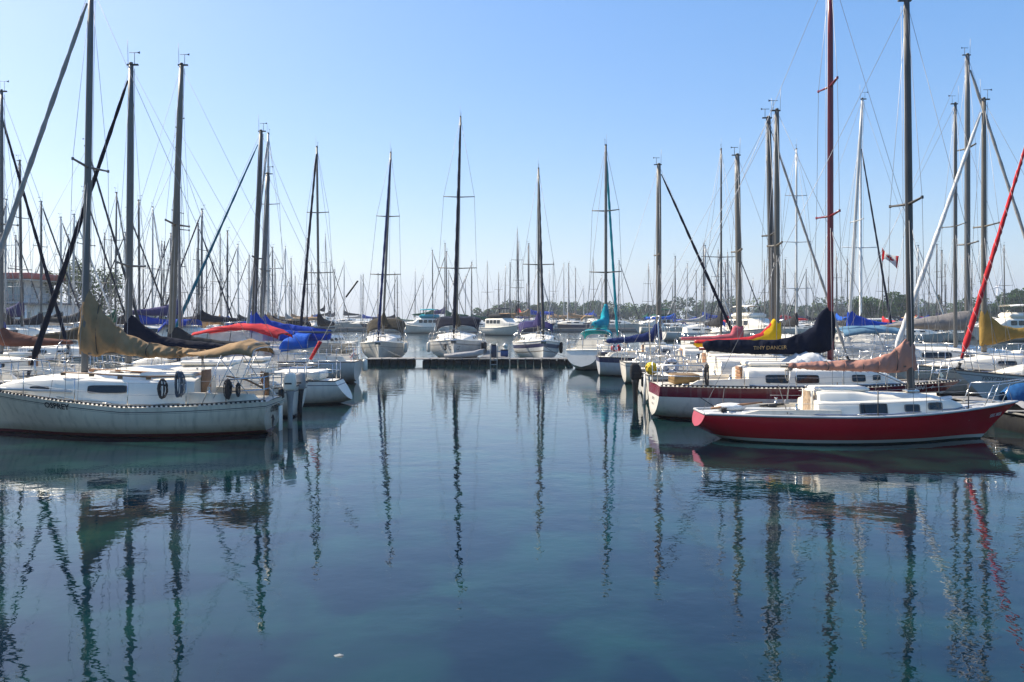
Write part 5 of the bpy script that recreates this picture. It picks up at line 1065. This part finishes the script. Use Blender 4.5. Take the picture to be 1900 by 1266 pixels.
# ------------------------------------------------------------------ shore, trees and buildings
LAND = mat('shore_earth', (.07, .075, .045), .95, vary=.3, scale=.05); STONE = mat('shore_rock', (.22, .21, .19), .9, vary=.3, scale=.4)
ld = MB(); pts = [(-18, 395), (30, 360), (90, 335), (190, 300), (300, 280), (520, 250), (1200, 250), (1200, 900), (60, 900), (-18, 500)]
n = len(pts); cxy = Vector((420, 560, 0))
ring0 = [Vector((x, y, -.4)) for x, y in pts]; ring1 = [Vector((x, y, 1.3)) + (cxy - Vector((x, y, 0))).normalized() * 5 for x, y in pts]
ld.loft([ring0, ring1], True, True, smooth=False); tag(ld.build('far_shore', LAND), kind='structure')
def leaf_mat(key, col):
    if key in MATS: return MATS[key]
    m = bpy.data.materials.new(key); m.use_nodes = True; n, l = m.node_tree.nodes, m.node_tree.links; b = n['Principled BSDF']; b.inputs['Roughness'].default_value = .7; b.inputs['Specular IOR Level'].default_value = .25
    g = n.new('ShaderNodeNewGeometry'); rp = n.new('ShaderNodeValToRGB'); e = rp.color_ramp.elements
    e[0].color = (*[c * .7 for c in col], 1); e[1].color = (*[min(1, c * 1.25) for c in col], 1); l.new(g.outputs['Random Per Island'], rp.inputs[0]); l.new(rp.outputs[0], b.inputs['Base Color'])
    t = n.new('ShaderNodeBsdfTranslucent'); l.new(rp.outputs[0], t.inputs[0]); mx = n.new('ShaderNodeMixShader'); mx.inputs[0].default_value = .22
    l.new(b.outputs[0], mx.inputs[1]); l.new(t.outputs[0], mx.inputs[2]); l.new(mx.outputs[0], n['Material Output'].inputs[0]); MATS[key] = m; return m
LEAF = [leaf_mat('leaves_mid', (.05, .10, .025)), leaf_mat('leaves_dark', (.028, .068, .022)), leaf_mat('leaves_light', (.085, .12, .04))]
BARK = mat('bark', (.09, .07, .055), .9, vary=.3, scale=3)
def crown_faces(mb, c, w, h, nleaf, size, rnd, lobes=7):
    L_ = [(Vector((rnd.uniform(-.5, .5) * w, rnd.uniform(-.5, .5) * w, rnd.uniform(-.28, .42) * h)), rnd.uniform(.26, .45)) for _ in range(lobes)]
    for k in range(nleaf):
        o, r_ = L_[k % lobes]; d = Vector((rnd.gauss(0, 1), rnd.gauss(0, 1), rnd.gauss(0, 1))).normalized() * rnd.uniform(.45, 1.05) ** .7
        p = Vector(c) + o + Vector((d.x * r_ * w, d.y * r_ * w, d.z * r_ * h * .8)); u = Vector((rnd.gauss(0, 1), rnd.gauss(0, 1), rnd.gauss(0, .7))).normalized(); v = u.orthogonal().normalized(); v = (v + u.cross(v) * rnd.uniform(-1, 1)).normalized(); s = size * rnd.uniform(.6, 1.4)
        mb.add([p - u * s, p - v * s * .6, p + u * s, p + v * s * .6], [(0, 1, 2, 3)])
def tree(label, X, Y, h, w, li=0, seed=0, conifer=False, nleaf=2200, size=None, z0=1.0, group=None):
    rnd = random.Random(seed); e = thing('conifer_tree' if conifer else 'leafy_tree', label, 'tree', (X, Y, z0), rnd.uniform(0, 6), group); t = MB(); t.tube([(0, 0, -.5), (.03 * h, 0, h * .25), (.0, .02 * h, h * .55), (0, 0, h * .85)], [.035 * h, .028 * h, .017 * h, .006 * h], 8)
    for k in range(7):
        a = k * 2.4; z = h * (.25 + .07 * k); t.tube([(0, 0, z), (w * .22 * math.cos(a), w * .22 * math.sin(a), z + h * .1), (w * .4 * math.cos(a), w * .4 * math.sin(a), z + h * .17)], [.014 * h, .009 * h, .004 * h], 5)
    t.build('trunk', BARK, e); c = MB(); size = size or h * .045
    if conifer:
        for k in range(nleaf):
            f = rnd.random() ** .8; rr = (1 - f) * w * .5 * rnd.uniform(.3, 1.05); a = rnd.uniform(0, 6.28); p = Vector((rr * math.cos(a), rr * math.sin(a), h * (.12 + .88 * f) - rr * .25)); u = Vector((math.cos(a), math.sin(a), -.4)); v = Vector((-math.sin(a), math.cos(a), 0)); s = size * rnd.uniform(.6, 1.3); c.add([p - u * s, p - v * s * .5, p + u * s, p + v * s * .5], [(0, 1, 2, 3)])
    else: crown_faces(c, (0, 0, h * .62), w, h * .75, nleaf, size, rnd, 9)
    c.build('crown', LEAF[li], e); return e
rnd = random.Random(12); tl = MB()
x = -14.0
while x < 330:
    Y0 = 372 - .25 * max(0, x - 60) if x < 300 else 300; edge = min(1, (x + 20) / 26)
    hgt = rnd.uniform(6.0, 10.5) * (.65 + .35 * edge) * (1 if x < 150 else .8); wd = hgt * rnd.uniform(.75, 1.15)
    crown_faces(tl, (x, Y0 + rnd.uniform(-6, 16) + 8, 1.0 + hgt * .5), wd, hgt * 1.0, 700, .62, rnd, 6); x += wd * rnd.uniform(.28, .5)
for fi in range(len(tl.f)): tl.mi[fi] = (fi // 700 * 7 % 5) % 3
tag(tl.build('far_treeline', LEAF), kind='stuff')
tree('leafy tree left of the tan sail cover beside the club building', -62.0, 112, 9.2, 5.2, 2, 3, nleaf=2600, size=.2)
tree('smaller leafy tree just right of the tan-covered mast', -57.6, 112, 8.0, 4.2, 2, 5, nleaf=1800, size=.2)
tree('rounded tree right of the red mast, leftmost of the near shore trees', 94, 215, 7.2, 7.5, 0, 6)
tree('broad tree beyond the royal blue boom cover', 102.5, 222, 9.0, 8.5, 0, 7)
tree('dark tree behind the white mast with the flag', 113, 232, 8.0, 8.0, 1, 8)
tree('lone dark conifer behind the grey awning', 122, 228, 8.4, 6.0, 1, 9, conifer=True)
tree('low wide tree right of the conifer above the grey awning', 138, 236, 7.0, 8.5, 0, 10)
tree('dark tree below the wind turbine', 141, 235, 6.0, 7.0, 1, 11); tree('tree at the right edge behind the grey furled headsail', 150, 236, 10.0, 8.0, 0, 12)

bl = thing('club_building', 'two-storey lakeside clubhouse with red roof band and glass upper storey', 'building', (-65.5, 104, 0))
WALLG = mat('grey_panel_wall', (.80, .79, .76), .7, vary=.1, scale=.5); GLASS = mat('blue_green_glass', (.16, .27, .31), .06, vary=.2, scale=.3, spec=.8); ROOFR = mat('red_fascia', (.42, .08, .06), .6, vary=.12)
MB().box((0, 3, 2.0), (13.4, 8, 5.2)).build('lower_storey', WALLG, bl); MB().box((-2.4, 3.6, 6.2), (8.4, 6.8, 3.2)).build('upper_storey', WALLG, bl)
MB().box((-1.9, 3.0, 8.35), (10.6, 9.0, .75), bev=.05).build('roof', ROOFR, bl); MB().box((-1.9, 3.0, 7.85), (10.2, 8.6, .1)).build('soffit', WALLG, bl)
MB().box((0, 2.6, 4.72), (14.2, 9.6, .24), bev=.03).build('terrace_slab', mat('dark_slab', (.12, .12, .13), .8), bl)
for k in range(6):
    w_ = MB().box((-5.9 + k * 1.4, .17, 6.3), (1.28, .08, 2.5)).build('window', ALUD, bl); MB().box((-5.9 + k * 1.4, .12, 6.3), (1.14, .04, 2.36)).build('pane', GLASS, w_)
for k in range(6):
    w_ = MB().box((-5.6 + k * 2.1, -1.03, 2.9), (1.3, .08, 1.7)).build('window', WHITE, bl); MB().box((-5.6 + k * 2.1, -1.09, 2.9), (1.12, .04, 1.5)).build('pane', GLASS, w_)
rl = MB(); rl.tube([(-7, -2.1, 5.85), (7, -2.1, 5.85)], .04, 5); rl.tube([(-7, -2.1, 5.35), (7, -2.1, 5.35)], .025, 5)
for k in range(15): rl.tube([(-7 + k, -2.1, 4.8), (-7 + k, -2.1, 5.85)], .03, 5)
rl.build('railing', WIRE, bl)
for k in range(5): MB().tube([(-6.6 + k * 3.3, -1.9, 0), (-6.6 + k * 3.3, -1.9, 4.65)], .12, 8).build('column', WALLG, bl)
MB().box((0, 2, .3), (22, 14, 2.0)).build('quay_block', STONE, None); q_ = bpy.data.objects['quay_block']; q_.location = (-65.5, 104, 0); tag(q_, kind='structure'); q_.name = 'quay'
wt = thing('wind_turbine', 'white wind turbine on the far right horizon with an upright blade', 'wind turbine', (852, 1400, 0)); TW = mat('turbine_white', (.75, .75, .75), .5, vary=.04)
MB().tube([(0, 0, -1), (0, 0, 30), (0, 0, 56)], [2.4, 2.0, 1.5], 14).build('tower', TW, wt); MB().box((0, 1, 57.4), (3.4, 8, 3.4), bev=1.0).build('nacelle', TW, wt); hub = MB().ball((0, -4.4, 57.4), 1.9, 12, 8).build('hub', TW, wt)
for an in (75, 195, 315):
    b_ = MB(); ca, sa = math.cos(R(an)), math.sin(R(an)); b_.loft([[Vector((ca * d - sa * q * wv, -4.6 + t_ * .3 * wv, 57.4 + sa * d + ca * q * wv)) for q, t_ in ((-1, 0), (0, 1), (1, 0), (0, -1))] for d, wv in ((1.2, .7), (5, 1.35), (14, .95), (26, .3))], True, True); b_.build('blade', TW, hub)
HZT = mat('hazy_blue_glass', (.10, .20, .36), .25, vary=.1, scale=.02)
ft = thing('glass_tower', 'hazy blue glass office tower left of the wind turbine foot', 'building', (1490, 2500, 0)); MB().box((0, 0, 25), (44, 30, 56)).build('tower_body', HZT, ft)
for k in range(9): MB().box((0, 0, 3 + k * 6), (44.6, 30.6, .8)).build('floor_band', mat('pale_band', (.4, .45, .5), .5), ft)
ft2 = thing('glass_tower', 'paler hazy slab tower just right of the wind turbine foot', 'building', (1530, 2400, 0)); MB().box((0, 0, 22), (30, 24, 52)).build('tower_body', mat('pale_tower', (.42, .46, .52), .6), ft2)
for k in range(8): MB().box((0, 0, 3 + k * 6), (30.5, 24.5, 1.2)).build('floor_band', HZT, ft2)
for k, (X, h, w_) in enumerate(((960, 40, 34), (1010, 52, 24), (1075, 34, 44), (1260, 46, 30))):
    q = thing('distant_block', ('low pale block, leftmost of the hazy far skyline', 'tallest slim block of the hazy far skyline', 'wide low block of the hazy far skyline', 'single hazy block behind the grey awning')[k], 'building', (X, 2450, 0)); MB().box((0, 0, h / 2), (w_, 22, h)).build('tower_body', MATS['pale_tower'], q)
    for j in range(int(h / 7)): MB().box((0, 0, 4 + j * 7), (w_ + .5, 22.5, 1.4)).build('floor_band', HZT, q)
ct = thing('white_tower_house', 'white square lookout house with blue windows at the right edge', 'building', (154, 245, 1)); MB().box((0, 0, 1.9), (5.6, 5.6, 5.8)).build('wall', WHITE, ct); MB().box((0, 0, 5.2), (6.2, 6.2, .5), bev=.05).build('roof', WHITE, ct); MB().box((.2, 0, 6.1), (3.0, 3, 1.4)).build('penthouse', WHITE, ct)
for z in (1.3, 3.7):
    for x in (-1.8, 0, 1.8): w_ = MB().box((x, -2.83, z), (1.3, .08, 1.5)).build('window', ALUD, ct); MB().box((x, -2.88, z), (1.14, .05, 1.34)).build('pane', GLASS, w_)
